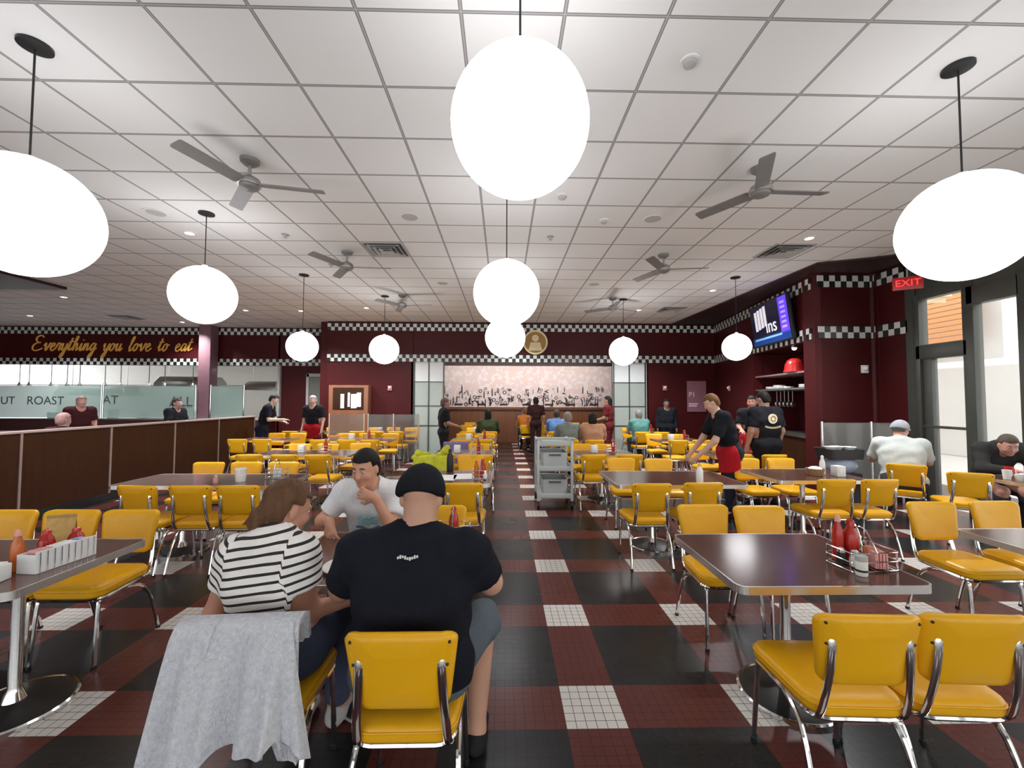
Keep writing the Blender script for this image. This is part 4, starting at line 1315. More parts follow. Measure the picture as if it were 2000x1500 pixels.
# items further back: one caddy and bottle per table
for y0, rw_ in ordn.items():
    for xc, (cn, w) in cols.items():
        caddy(xc + 0.2, y0 + 0.45, 'condiment caddy on the %s-row %s table' % (rw_, cn), 0, 0.18, 0.12)
        bottle(xc + 0.22, y0 + 0.45, 'ketchup bottle in the caddy on the %s-row %s table' % (rw_, cn), 'ketchup', 'redplastic', 0.19, 0.03, ZT + 0.012)
        t = thing('napkin_dispenser', 'white napkin dispenser on the %s-row %s table' % (rw_, cn), 'dispenser', (xc - 0.12, y0 + 0.36, ZT), 0, 'napkin dispensers')
        obj('dispenser_body', MB().box((0, 0, 0.06), (0.10, 0.09, 0.12), 0.01), 'white', t)
        obj('napkin', MB().box((0, -0.047, 0.07), (0.06, 0.006, 0.05)), 'paper', t)

# yellow-green and purple cloths on chairs
def drape(w0, w1, z0, z1, folds, amp, nu=44, nv=26, bottom=None, th=0.02, lean=0.0, seed=0, spread=0.0, top_back=0.10):
    """a cloth laid over a rail along x at height z0: short fall in front, long fall behind (towards -y)"""
    rows = []
    r2 = random.Random(seed)
    ph = [r2.uniform(0, 6) for _ in range(3)]
    for j in range(nv + 1):
        v = j / nv
        row = []
        for i in range(nu + 1):
            u = -1 + 2 * i / nu
            zb = z1 if bottom is None else bottom(u)
            if v < 0.12:
                q = v / 0.12
                y, z, s = 0.075 - 0.02 * q, z0 - 0.10 * (1 - q) + 0.0, 0
            elif v < 0.2:
                q = (v - 0.12) / 0.08
                y, z, s = 0.055 - 0.10 * q, z0 + 0.016 * math.sin(q * PI), 0
            else:
                s = (v - 0.2) / 0.8
                y, z = -0.045 - 0.05 * s ** 0.7 - lean * s, z0 + (zb - z0) * s
            w = w0 + (w1 - w0) * s
            f = amp * (s ** 0.75) * (math.sin(folds * u + ph[0]) + 0.5 * math.sin(folds * 2.1 * u + ph[1] + s * 1.5) + 0.3 * math.sin(folds * 0.5 * u + ph[2]))
            x = u * w / 2 + spread * s + 0.3 * f * math.cos(folds * u)
            row.append((x, y - abs(amp) * 1.2 * s + f, z - 0.01 * math.sin(3 * u + ph[2]) * s))
        rows.append(row)
    nrm = len(rows[0])
    mb = MB()
    front = [p for r_ in rows for p in r_]
    back = []
    for j, r_ in enumerate(rows):
        for i, p in enumerate(r_):
            a = Vector(r_[min(i + 1, nrm - 1)]) - Vector(r_[max(i - 1, 0)])
            b = Vector(rows[min(j + 1, nv)][i]) - Vector(rows[max(j - 1, 0)][i])
            n = a.cross(b).normalized()
            back.append(tuple(Vector(p) + n * th))
    mb.v = front + back
    m = len(front)
    for j in range(nv):
        for i in range(nrm - 1):
            a = j * nrm + i
            mb.f.append((a, a + 1, a + nrm + 1, a + nrm))
            mb.f.append((m + a, m + a + nrm, m + a + nrm + 1, m + a + 1))
    loop = [i for i in range(nrm)] + [j * nrm + nrm - 1 for j in range(1, nv + 1)] + [nv * nrm + i for i in range(nrm - 2, -1, -1)] + [j * nrm for j in range(nv - 1, 0, -1)]
    for k in range(len(loop)):
        a, b = loop[k], loop[(k + 1) % len(loop)]
        mb.f.append((a, m + a, m + b, b))
    return mb


t = thing('fleece_jacket', 'fuzzy pale grey fleece jacket draped over the woman\'s chair', 'jacket', (-0.92, 1.515, 0), R(4))
def fb(u):
    return 0.45 + 0.035 * math.sin(2.6 * u + 0.4) - (0.07 if u > 0.82 else 0) + 0.045 * (1 - abs(math.sin(3.2 * u + 0.5)))
obj('body', drape(0.41, 0.42, 0.822, 0.34, 6.2, 0.036, bottom=fb, seed=4, spread=0.02, lean=0.03), 'fleece', t, 80)
sl = drape(0.13, 0.15, 0.822, 0.20, 4.0, 0.016, nu=18, bottom=lambda u: 0.22 + 0.03 * u, seed=9, spread=-0.065, lean=0.05, th=0.035)
sl.v = [(x - 0.135, y - 0.012, z) for x, y, z in sl.v]
obj('sleeve', sl, 'fleece', t, 80)
sl = drape(0.11, 0.17, 0.822, 0.40, 4.0, 0.016, nu=18, bottom=lambda u: 0.50 - 0.06 * u, seed=12, spread=0.07, lean=0.02, th=0.03)
sl.v = [(x + 0.135, y - 0.01, z) for x, y, z in sl.v]
obj('sleeve', sl, 'fleece', t, 80)
t = thing('yellow_green_vest', 'bright yellow-green cloth hung over chair back, second row left of aisle', 'vest', (-0.98, 5.78, 0))
obj('vest_body', drape(0.48, 0.52, 0.83, 0.56, 6, 0.024, seed=2), 'hivis', t, 80)
vest = t
t = thing('purple_jacket', 'dull purple jacket hung over a chair in the fourth row left of aisle', 'jacket', (-1.62, 7.36, 0))
t.location = chairs[0].location.copy()
cc = [c for c in chairs if c['label'].startswith('yellow vinyl chair on far side of third-row left of aisle table, left')][0]
t.location = (cc.location.x, cc.location.y + 0.262, 0)
t['label'] = 'dull purple jacket hung over a chair in the third row left of aisle'
obj('jacket_body', drape(0.46, 0.5, 0.83, 0.45, 6, 0.018, seed=5), 'purplecloth', t, 80)

# utility cart in the aisle
t = thing('utility_cart', 'pale grey three-shelf utility cart standing in the aisle', 'cart', (0.78, 6.45, 0), R(-1))
W_, D_ = 0.50, 0.62
for sx in (-1, 1):
    for sy in (-1, 1):
        obj('corner_post', MB().box((sx * W_ / 2, sy * D_ / 2, 0.56), (0.04, 0.04, 0.90), 0.008), 'cart', t)
        cst = obj('caster', MB().lathe([(0, -0.018), (0.055, -0.018), (0.055, 0.018), (0, 0.018)], 18, mt=Matrix.Translation((sx * W_ / 2, sy * D_ / 2, 0.055)) @ Matrix.Rotation(R(90), 4, 'Y')), 'black', t)
for i, z in enumerate((0.16, 0.56, 0.93)):
    sh = MB()
    sh.box((0, 0, z), (W_, D_, 0.03), 0.006)
    sh.box((0, -D_ / 2, z + 0.03), (W_, 0.02, 0.07), 0.004).box((0, D_ / 2, z + 0.03), (W_, 0.02, 0.07), 0.004)
    sh.box((-W_ / 2, 0, z + 0.03), (0.02, D_, 0.07), 0.004).box((W_ / 2, 0, z + 0.03), (0.02, D_, 0.07), 0.004)
    obj('shelf', sh, 'cart', t)
obj('push_handle', MB().tube(smooth_pts([(-W_ / 2, -D_ / 2, 1.0), (-W_ / 2, -D_ / 2 - 0.06, 1.04), (W_ / 2, -D_ / 2 - 0.06, 1.04), (W_ / 2, -D_ / 2, 1.0)], 4), 0.014, 8), 'cart', t)
for i, z in enumerate((0.18, 0.58)):
    b = thing('plastic_bin', 'pale grey plastic bin on the %s shelf of the cart' % ('bottom', 'middle')[i], 'bin', (0.78, 6.42, z), R(-1), 'bins on the cart')
    obj('bin_body', MB().loft([[(a, c_, 0) for a, c_ in rrect(0.36, 0.46, 0.04, 4)], [(a * 1.08, c_ * 1.06, 0.24) for a, c_ in rrect(0.36, 0.46, 0.04, 4)], [(a * 1.14, c_ * 1.1, 0.245) for a, c_ in rrect(0.36, 0.46, 0.04, 4)], [(a * 1.02, c_ * 1.0, 0.24) for a, c_ in rrect(0.36, 0.46, 0.04, 4)], [(a * 0.94, c_ * 0.94, 0.02) for a, c_ in rrect(0.36, 0.46, 0.04, 4)]]), 'cart', b)
    obj('grip', MB().box((0, -0.262, 0.205), (0.18, 0.012, 0.025), 0.004), 'ventdark', b)
o = obj('serving_tray', MB().loft([[(a, b, 0) for a, b in rrect(0.34, 0.44, 0.04, 4)], [(a * 1.06, b * 1.05, 0.035) for a, b in rrect(0.34, 0.44, 0.04, 4)], [(a, b, 0.035) for a, b in rrect(0.34, 0.44, 0.04, 4)], [(a * 0.95, b * 0.96, 0.008) for a, b in rrect(0.34, 0.44, 0.04, 4)]]), mat('green_tray', (0.42, 0.52, 0.42), 0.5))
o.location = (0.78, 6.45, 0.947)
tag(o, 'pale green tray on the top shelf of the cart', 'tray')

# ================================================================ PEOPLE
def V(*a):
    return np.array(a, float)


class SDF:
    """smooth union of rounded cones and ellipsoids, polygonised into one continuous surface"""

    def __init__(s):
        s.p = []
        s.cuts = []

    def rc(s, a, b, ra, rb=None, k=0.03):
        s.p.append(('c', np.array(a, float), np.array(b, float), ra, ra if rb is None else rb, k))
        return s

    def el(s, c, rad, rot=None, k=0.02):
        s.p.append(('e', np.array(c, float), np.array(rad, float), np.eye(3) if rot is None else rot, None, k))
        return s

    def cut(s, p, n, k=0.0):
        s.cuts.append((np.array(p, float), np.array(n, float) / np.linalg.norm(n), None))
        return s

    def cutfn(s, fn):
        s.cuts.append((None, None, fn))
        return s

    def mesh(s, h, noise=0.0):
        lo = np.full(3, 1e9)
        hi = -lo
        for q in s.p:
            if q[0] == 'c':
                r_ = max(q[3], q[4])
                lo = np.minimum(lo, np.minimum(q[1], q[2]) - r_)
                hi = np.maximum(hi, np.maximum(q[1], q[2]) + r_)
            else:
                r_ = q[2].max()
                lo = np.minimum(lo, q[1] - r_)
                hi = np.maximum(hi, q[1] + r_)
        lo -= 3 * h + 0.02
        hi += 3 * h + 0.02
        n = np.ceil((hi - lo) / h).astype(int) + 1
        F = np.full(n, 0.5, np.float32)
        ax = [lo[i] + h * np.arange(n[i]) for i in range(3)]
        for q in s.p:
            k = q[5]
            if q[0] == 'c':
                r_ = max(q[3], q[4])
                bl, bh = np.minimum(q[1], q[2]) - r_, np.maximum(q[1], q[2]) + r_
            else:
                r_ = q[2].max()
                bl, bh = q[1] - r_, q[1] + r_
            i0 = np.maximum(np.floor((bl - k - 2 * h - lo) / h).astype(int), 0)
            i1 = np.minimum(np.ceil((bh + k + 2 * h - lo) / h).astype(int) + 1, n)
            if (i1 <= i0).any():
                continue
            X, Y, Z = np.meshgrid(*[ax[i][i0[i]:i1[i]] for i in range(3)], indexing='ij')
            P = np.stack([X, Y, Z], -1)
            if q[0] == 'c':
                ba = q[2] - q[1]
                L2 = max(ba @ ba, 1e-9)
                t = np.clip(((P - q[1]) @ ba) / L2, 0, 1)
                d = np.linalg.norm(P - q[1] - t[..., None] * ba, axis=-1) - (q[3] + (q[4] - q[3]) * t)
            else:
                pl = (P - q[1]) @ q[3]
                k0 = np.linalg.norm(pl / q[2], axis=-1)
                k1 = np.linalg.norm(pl / (q[2] ** 2), axis=-1) + 1e-9
                d = k0 * (k0 - 1) / k1
                d = np.where(k0 < 1e-3, -q[2].min(), d)
            sl = tuple(slice(i0[i], i1[i]) for i in range(3))
            G = F[sl]
            if k > 0:
                hh = np.maximum(k - np.abs(G - d), 0) / k
                F[sl] = np.minimum(G, d) - hh * hh * k * 0.25
            else:
                F[sl] = np.minimum(G, d)
        X, Y, Z = np.meshgrid(*ax, indexing='ij')
        if noise:
            F += (noise * (np.sin(31 * Z + 9 * X + 3 * np.sin(17 * X + 4)) * np.sin(13 * X - 21 * Z + 11 * Y) + 0.6 * np.sin(47 * Z - 20 * X + 15 * Y))).astype(np.float32)
        for (p, nn, fn) in s.cuts:
            if fn is None:
                F = np.maximum(F, ((X - p[0]) * nn[0] + (Y - p[1]) * nn[1] + (Z - p[2]) * nn[2]).astype(np.float32))
            else:
                F = np.maximum(F, fn(X, Y, Z).astype(np.float32))
        F[0], F[-1], F[:, 0], F[:, -1], F[:, :, 0], F[:, :, -1] = .5, .5, .5, .5, .5, .5
        I = F < 0
        c = np.zeros(n - 1, int)
        for a in (0, 1):
            for b in (0, 1):
                for d in (0, 1):
                    c += I[a:n[0] - 1 + a, b:n[1] - 1 + b, d:n[2] - 1 + d]
        act = (c > 0) & (c < 8)
        idx = np.argwhere(act)
        idm = np.full(n - 1, -1, int)
        idm[act] = np.arange(len(idx))
        acc = np.zeros((len(idx), 3))
        cnt = np.zeros(len(idx))
        cor = [(a, b, d) for a in (0, 1) for b in (0, 1) for d in (0, 1)]
        for i, p in enumerate(cor):
            for q in cor[i + 1:]:
                if sum(abs(p[j] - q[j]) for j in range(3)) != 1:
                    continue
                fa = F[idx[:, 0] + p[0], idx[:, 1] + p[1], idx[:, 2] + p[2]]
                fb_ = F[idx[:, 0] + q[0], idx[:, 1] + q[1], idx[:, 2] + q[2]]
                m = (fa < 0) != (fb_ < 0)
                t = np.where(m, fa / np.where(np.abs(fa - fb_) < 1e-12, 1, fa - fb_), 0)
                pos = np.array(p) + t[:, None] * (np.array(q) - np.array(p))
                acc += np.where(m[:, None], pos, 0)
                cnt += m
        verts = lo + h * (idx + acc / np.maximum(cnt, 1)[:, None])
        faces = []
        for axn in range(3):
            b, d = (axn + 1) % 3, (axn + 2) % 3
            s0 = [slice(None)] * 3
            s1 = [slice(None)] * 3
            s0[axn] = slice(0, n[axn] - 1)
            s1[axn] = slice(1, n[axn])
            ch = I[tuple(s0)] != I[tuple(s1)]
            e = np.argwhere(ch)
            e = e[(e[:, b] > 0) & (e[:, d] > 0) & (e[:, b] < n[b] - 1) & (e[:, d] < n[d] - 1)]
            ob = np.zeros(3, int)
            od = np.zeros(3, int)
            ob[b] = 1
            od[d] = 1
            A_ = idm[tuple(e.T)]
            B_ = idm[tuple((e - ob).T)]
            C_ = idm[tuple((e - ob - od).T)]
            D_ = idm[tuple((e - od).T)]
            fl = I[tuple(e.T)]
            qd = np.stack([A_, B_, C_, D_], 1)
            qd[~fl] = qd[~fl][:, ::-1]
            faces.append(qd[(qd >= 0).all(1)])
        return verts, np.concatenate(faces)


def sobj(name, sd, h, m, parent, noise=0.0, attr=None):
    v, f = sd.mesh(h, noise)
    me = bpy.data.meshes.new(name)
    me.from_pydata(v.tolist(), [], f.tolist())
    me.polygons.foreach_set('use_smooth', [True] * len(me.polygons))
    if attr is not None:
        a = me.attributes.new('stripe', 'FLOAT', 'POINT')
        a.data.foreach_set('value', attr(v).astype(np.float32))
    me.materials.append(M[m] if isinstance(m, str) else m)
    return link(name, me, parent)


def nrm(v):
    return v / max(np.linalg.norm(v), 1e-9)


def hand(sd, w, d, n, curl=0.6, side=1, sc=1.0, spread=0.14, th=0.0):
    """w wrist, d along the hand, n palm normal (the side the fingers curl to); five fingers of unequal length"""
    d = nrm(d)
    n = nrm(n - d * (n @ d))
    s = np.cross(d, n) * side
    pc = w + d * 0.035 * sc
    sd.rc(w, w + d * 0.03 * sc, 0.024 * sc, 0.026 * sc, 0.02)
    for q in (-0.026, -0.009, 0.009, 0.026):
        sd.rc(w + d * 0.02 * sc + s * q * 0.6 * sc, w + d * 0.085 * sc + s * q * sc, 0.0135 * sc, 0.0125 * sc, 0.014)
    for i, (q, L) in enumerate(((0.030, 0.070), (0.010, 0.080), (-0.010, 0.074), (-0.029, 0.056))):
        p = w + d * 0.088 * sc + s * q * sc
        a = curl * (0.35 + 0.06 * i)
        dirv = nrm(d + s * q * spread / 0.03)
        for k, fr in enumerate((0.45, 0.32, 0.23)):
            dd = nrm(dirv * math.cos(a) + n * math.sin(a))
            p2 = p + dd * L * fr * sc
            sd.rc(p, p2, (0.0092 - 0.0008 * k) * sc, (0.0086 - 0.0008 * k) * sc, 0.004)
            p = p2
            a += curl * (0.8 + 0.1 * i)
    p = w + d * 0.03 * sc + s * 0.026 * sc
    dd = nrm(d * 0.75 + s * 0.75 + n * (0.25 + th))
    p2 = p + dd * 0.042 * sc
    sd.rc(p, p2, 0.0135 * sc, 0.0105 * sc, 0.012)
    dd = nrm(d * 0.9 + s * 0.25 + n * (0.4 + th))
    sd.rc(p2, p2 + dd * 0.036 * sc, 0.0102 * sc, 0.0085 * sc, 0.005)


def headframe(look, tilt=0.0):
    f = nrm(np.array(look, float))
    up = V(0, 0, 1)
    r_ = nrm(np.cross(f, up))
    u_ = np.cross(r_, f)
    r2 = r_ * math.cos(tilt) + u_ * math.sin(tilt)
    u2 = np.cross(r2, f)
    return np.stack([r2, f, u2], 1)       # columns: right, forward, up


SKINS = {}


def skin_mat(c):
    if c not in SKINS:
        t = NT('skin')
        t.l(t.mix(t.noise(14, 3), tuple(q * 0.88 for q in c), tuple(min(1, q * 1.1) for q in c)), t.b.inputs['Base Color'])
        t.b.inputs['Roughness'].default_value = 0.5
        t.b.inputs['Subsurface Weight'].default_value = 0.08
        t.b.inputs['Subsurface Radius'].default_value = (0.02, 0.008, 0.005)
        SKINS[c] = t.m
    return SKINS[c]


CL = {}


def cloth(c, scale=40, bump=0.25, var=0.14):
    if c not in CL:
        CL[c] = mat('cloth', c, 0.9, var=var, scale=scale, bump=bump, bscale=120, spec=0.15)
    return CL[c]


def person(label, loc, rz, J, skin=(0.52, 0.28, 0.19), shirt=None, sleeve=0.6, pants=None, short=False, hair=None, hairlen=0, bun=False, cap=None,
           apron=None, shoes=(0.02, 0.02, 0.02), h=0.013, bulk=1.0, face=False, hands=True, shirt_mat=None, attr=None, look=(0, 1, -0.1), tilt=0.0, curl=(0.6, 0.6),
           hn=(None, None), collar=None, fold=0.0025, hem=0.0, detail=None, head_sc=1.0, curly=0.0, pose='posed'):
    t = thing('person', label, 'person', loc, rz)
    b = bulk
    J = {k: np.array(v, float) for k, v in J.items()}
    sk = skin_mat(skin)
    Sl, Sr, Hl, Hr = J['shl'], J['shr'], J['hipl'], J['hipr']
    smid, hmid = (Sl + Sr) / 2, (Hl + Hr) / 2
    lr = nrm(Sr - Sl)
    spine = nrm(smid - hmid)
    fwd = nrm(np.cross(spine, lr)) * 1.0
    if fwd[1] < 0 and False:
        fwd = -fwd
    HF = headframe(look, tilt)
    hc = J['head']
    hs = head_sc

    def hp(x, y, z):
        return hc + HF @ (V(x, y, z) * hs)

    def torso(sd, g, k=0.07):
        sd.rc(hmid - lr * 0.085 * b, hmid + lr * 0.085 * b, 0.108 * (0.55 + 0.45 * b) + g, k=k)
        w = hmid + (smid - hmid) * 0.42
        sd.rc(w - lr * 0.075 * b, w + lr * 0.075 * b, 0.100 * b ** 0.7 + g, k=k)
        c_ = hmid + (smid - hmid) * 0.72 - fwd * 0.012
        sd.rc(c_ - lr * 0.085 * b, c_ + lr * 0.085 * b, 0.103 * b ** 0.6 + g, k=k)
        sd.rc(Sl * 0.80 + Sr * 0.20 - spine * 0.03, Sl * 0.20 + Sr * 0.80 - spine * 0.03, 0.074 + g, k=k)
        for q in (Sl, Sr):
            sd.rc(J['neck'] * 0.6 + smid * 0.4 + (q - smid) * 0.22, q, 0.052 + g, 0.052 + g, k=0.05)
        sd.rc(smid + spine * 0.03, J['neck'] * 0.75 + smid * 0.25, 0.066 + g, 0.05 + g, k=0.06)
        for q in (Sl, Sr):
            sd.rc(q, q * 0.8 + smid * 0.2 - spine * 0.02, 0.056 * b ** 0.5 + g, 0.064 + g, k=0.05)

    def arms(sd, g=0.0, k=0.025):
        for s_ in 'lr':
            sd.rc(J['sh' + s_], J['el' + s_], (0.054 * b ** 0.7) + g, 0.041 * b ** 0.5 + g, k)
            sd.rc(J['el' + s_], J['wr' + s_], 0.042 * b ** 0.5 + g, 0.027 + g, k)

    def legs(sd, g=0.0, k=0.03):
        for s_ in 'lr':
            sd.rc(J['hip' + s_], J['kn' + s_], 0.088 * b ** 0.6 + g, 0.058 * b ** 0.4 + g, k)
            sd.rc(J['kn' + s_], J['an' + s_], 0.058 * b ** 0.4 + g, 0.038 + g, k)

    # ---- body: one continuous surface
    sd = SDF()
    torso(sd, 0.0)
    arms(sd)
    legs(sd)
    sd.rc(J['neck'] - spine * 0.03, hp(0, -0.015, -0.05), 0.055 * b ** 0.75, 0.054 * b ** 0.6, 0.03)
    sd.el(hp(0, -0.012, 0.035), V(0.074, 0.094, 0.088) * hs, HF, 0.03)
    sd.el(hp(0, 0.018, -0.035), V(0.060, 0.070, 0.078) * hs, HF, 0.04)
    sd.el(hp(0, 0.055, -0.088), V(0.030, 0.024, 0.022) * hs, HF, 0.03)
    for s_ in (-1, 1):
        sd.el(hp(s_ * 0.077, -0.012, -0.005), V(0.010, 0.020, 0.032) * hs, HF, 0.008)
        sd.el(hp(s_ * 0.038, 0.060, -0.025), V(0.022, 0.020, 0.022) * hs, HF, 0.02)
        sd.el(hp(s_ * 0.030, 0.078, 0.033), V(0.022, 0.010, 0.007) * hs, HF, 0.012)
    sd.rc(hp(0, 0.082, 0.012), hp(0, 0.100, -0.022), 0.010 * hs, 0.0135 * hs, 0.014)
    sd.el(hp(0, 0.077, -0.062), V(0.022, 0.010, 0.007) * hs, HF, 0.008)
    for s_, i in (('l', 0), ('r', 1)):
        if hands:
            wd = nrm(J['wr' + s_] - J['el' + s_])
            hd = J.get('hd' + s_, wd)
            pn = hn[i] if hn[i] is not None else (V(0, 0, -1) if abs(wd[2]) < 0.7 else (V(1, 0, 0) if s_ == 'l' else V(-1, 0, 0)))
            hand(sd, J['wr' + s_], hd, np.array(pn, float), curl[i], 1 if s_ == 'l' else -1, 1.0)
        sd.rc(J['an' + s_], J['toe' + s_], 0.036, 0.028, 0.03)
    body = sobj('body', sd, h, sk, t)
    # ---- shirt
    if shirt is not None or shirt_mat is not None:
        sh = SDF()
        g = 0.014
        torso(sh, g)
        for s_ in 'lr':
            a, e = J['sh' + s_], J['el' + s_]
            if sleeve <= 1.0:
                sh.rc(a, a + (e - a) * sleeve, 0.064 * b ** 0.7 + g * 0.6, 0.060 * b ** 0.6 + g * 0.9, 0.04)
            else:
                sh.rc(a, e, 0.062 * b ** 0.7 + g * 0.6, 0.050 * b ** 0.5 + g, 0.04)
                sh.rc(e, J['wr' + s_] * 0.96 + e * 0.04, 0.050 * b ** 0.5 + g, 0.034 + g * 0.8, 0.03)
        # flat hem, neckline and sleeve openings
        sh.cut(hmid - spine * (0.03 + hem), -spine)
        nk0, nk1 = J['neck'] - spine * 0.012 + fwd * 0.030, J['neck'] + spine * 0.20 + fwd * 0.02

        def nhole(X, Y, Z):
            P = np.stack([X, Y, Z], -1) - nk0
            bb_ = nk1 - nk0
            tt = np.clip((P @ bb_) / (bb_ @ bb_), 0, 1)
            return 0.068 * b ** 0.75 - np.linalg.norm(P - tt[..., None] * bb_, axis=-1)
        sh.cutfn(nhole)
        if sleeve <= 1.0:
            def slv(X, Y, Z):
                out = np.full(X.shape, -1.0)
                P = np.stack([X, Y, Z], -1)
                for s_ in 'lr':
                    a, e = J['sh' + s_], J['el' + s_]
                    dv = nrm(e - a)
                    c_ = a + (e - a) * (sleeve + 0.10)
                    dist = (P - c_) @ dv
                    rad = np.linalg.norm((P - c_) - dist[..., None] * dv, axis=-1)
                    out = np.maximum(out, np.where((rad < 0.105) & (dist < 0.22), dist, -1.0))
                return out
            sh.cutfn(slv)
        sobj('shirt', sh, h, shirt_mat or cloth(shirt), t, fold, attr(J, smid, spine, fwd) if attr else None)
        if collar is not None:
            ring = []
            cen = J['neck'] - spine * 0.022
            nv = nrm(spine * 0.93 + fwd * 0.36)
            uu = nrm(lr - nv * (lr @ nv))
            vv = np.cross(nv, uu)
            for k in range(24):
                a = 2 * PI * k / 24
                ring.append(cen + fwd * 0.012 + uu * 0.070 * math.cos(a) + vv * 0.070 * math.sin(a) + spine * 0.012)
            obj('collar', MB().tube(ring + [ring[0]], 0.009, 6), cloth(collar), t)
    # ---- trousers
    if pants is not None:
        pt = SDF()
        g = 0.012
        pt.rc(hmid - lr * 0.085 * b, hmid + lr * 0.085 * b, 0.105 * (0.55 + 0.45 * b) + g, k=0.05)
        pt.rc(hmid - lr * 0.075 * b, hmid - lr * 0.0 + spine * 0.10, 0.095 * b ** 0.7 + g, k=0.05)
        for s_ in 'lr':
            k_, hpj, an = J['kn' + s_], J['hip' + s_], J['an' + s_]
            if short:
                pt.rc(hpj, k_ + (hpj - k_) * 0.02, 0.094 * b ** 0.6 + g, 0.075 * b ** 0.4 + g, 0.03)
            else:
                pt.rc(hpj, k_, 0.090 * b ** 0.6 + g, 0.062 * b ** 0.4 + g, 0.03)
                pt.rc(k_, an + (k_ - an) * 0.12, 0.062 * b ** 0.4 + g, 0.05 + g, 0.03)
        pt.cut(hmid + spine * 0.11, spine)
        sobj('trousers' if not short else 'shorts', pt, h, cloth(pants, 60), t, fold)
    # ---- shoes
    for s_ in 'lr':
        a, e = J['an' + s_], J['toe' + s_]
        so2 = SDF()
        d_ = nrm(e - a)
        dh = nrm(V(d_[0], d_[1], 0))
        heel = V(a[0], a[1], 0.04) - dh * 0.03
        so2.rc(heel, V(e[0], e[1], 0.034) + dh * 0.02, 0.041, 0.034, 0.02)
        so2.rc(V(a[0], a[1], 0.05), V(a[0], a[1], 0.085), 0.045, 0.043, 0.03)
        so2.cut((0, 0, 0.002), (0, 0, -1))
        sobj('shoe', so2, max(h, 0.009), cloth(shoes), t)
    # ---- hair, cap
    if hair is not None:
        hm = mat('hair', hair, 0.55, var=0.4, scale=40, bump=0.5, bscale=90, stretch=(1, 1, 0.25), spec=0.15) if ('h', hair) not in CL else CL[('h', hair)]
        CL[('h', hair)] = hm
        hr = SDF()
        if cap is None:
            hr.el(hp(0, -0.016, 0.040), V(0.084, 0.104, 0.097) * hs, HF, 0.02)
            hr.el(hp(0, -0.050, -0.015), V(0.078, 0.066, 0.085) * hs, HF, 0.03)
        else:
            hr.el(hp(0, -0.012, 0.030), V(0.0775, 0.098, 0.080) * hs, HF, 0.02)
            hr.el(hp(0, -0.040, -0.015), V(0.068, 0.060, 0.060) * hs, HF, 0.03)
        if hairlen:
            hr.el(hp(0, -0.060, -0.05 - hairlen * 0.45), V(0.085, 0.055, 0.07 + hairlen * 0.6), HF, 0.04)
        if bun:
            rq = random.Random(5)
            for k in range(26):
                a, z_ = rq.uniform(-1.3, 1.3), rq.uniform(-0.05, 0.12)
                rr_ = 0.098 * math.sqrt(max(0.05, 1 - ((z_ - 0.03) / 0.12) ** 2))
                p0 = hp(rr_ * 0.86 * math.sin(a), -0.012 - rr_ * math.cos(a), z_)
                p1 = hp(-0.025 + rq.uniform(-0.03, 0.03), -0.098 + rq.uniform(-0.02, 0.015), -0.06 + rq.uniform(-0.03, 0.03))
                hr.rc(p0, p1, 0.011, 0.016, 0.008)
            for k in range(14):
                a = rq.uniform(0, 6.28)
                c_ = hp(-0.025, -0.092, -0.065)
                p0 = c_ + HF @ V(0.04 * math.cos(a), rq.uniform(-0.02, 0.02), 0.04 * math.sin(a))
                p1 = c_ + HF @ V(rq.uniform(0.05, 0.085) * math.cos(a + 0.5), rq.uniform(-0.04, 0.02), rq.uniform(0.05, 0.085) * math.sin(a + 0.5))
                hr.rc(p0, p1, 0.013, 0.006, 0.008)
            for (q, w_, e_, r_) in ((-0.03, -0.085, -0.04, 0.045), (-0.045, -0.090, -0.07, 0.040), (-0.01, -0.085, -0.085, 0.035)):
                hr.el(hp(q, w_, e_), V(r_, r_ * 0.8, r_), HF, 0.02)

        def hcut(X, Y, Z):
            P = (np.stack([X, Y, Z], -1) - hc) @ HF / hs
            x, y, z = P[..., 0], P[..., 1], P[..., 2]
            facec = np.minimum(np.minimum(y - 0.025, 0.070 - z), 0.5)          # face opening
            side = np.minimum(np.minimum(y + 0.030, 0.028 - z), np.abs(x) - 0.045)   # in front of and over the ears
            low = ((-0.075 if cap is None else -0.034) - (hairlen + (0.08 if bun else 0))) - z
            ear = np.minimum(np.minimum(y + 0.038, 0.0 - z), 0.5)
            return np.maximum(np.maximum(np.maximum(facec, side), low), ear)
        hr.cutfn(hcut)
        sobj('hair', hr, min(h, 0.010) if not bun else 0.006, hm, t, 0.002 + curly)
    if cap is not None:
        cp = SDF()
        cp.el(hp(0, -0.012, 0.040), V(0.091, 0.112, 0.098) * hs, HF, 0.02)
        cp.rc(hp(-0.03, -0.04, 0.02), hp(0.03, -0.04, 0.02), 0.066 * hs, 0.066 * hs, 0.03)
        cp.cut(hp(0, 0, -0.004), HF @ V(0, -0.20, -1))
        c_o = sobj('cap', cp, min(h, 0.009), cloth(cap), t)
        bm_ = SDF()
        for s_ in (-1, 0, 1):
            bm_.rc(hp(s_ * 0.055, 0.07, 0.032), hp(s_ * 0.040, 0.155 - 0.015 * abs(s_), 0.016), 0.009, 0.007, 0.02)
        bm_.rc(hp(-0.05, 0.12, 0.022), hp(0.05, 0.12, 0.022), 0.008, 0.008, 0.02)
        sobj('cap_brim', bm_, 0.008, cloth(cap), c_o)
        obj('cap_button', MB().sphere(hp(0, -0.01, 0.134), 0.008, 8, 6), cloth(cap), c_o)
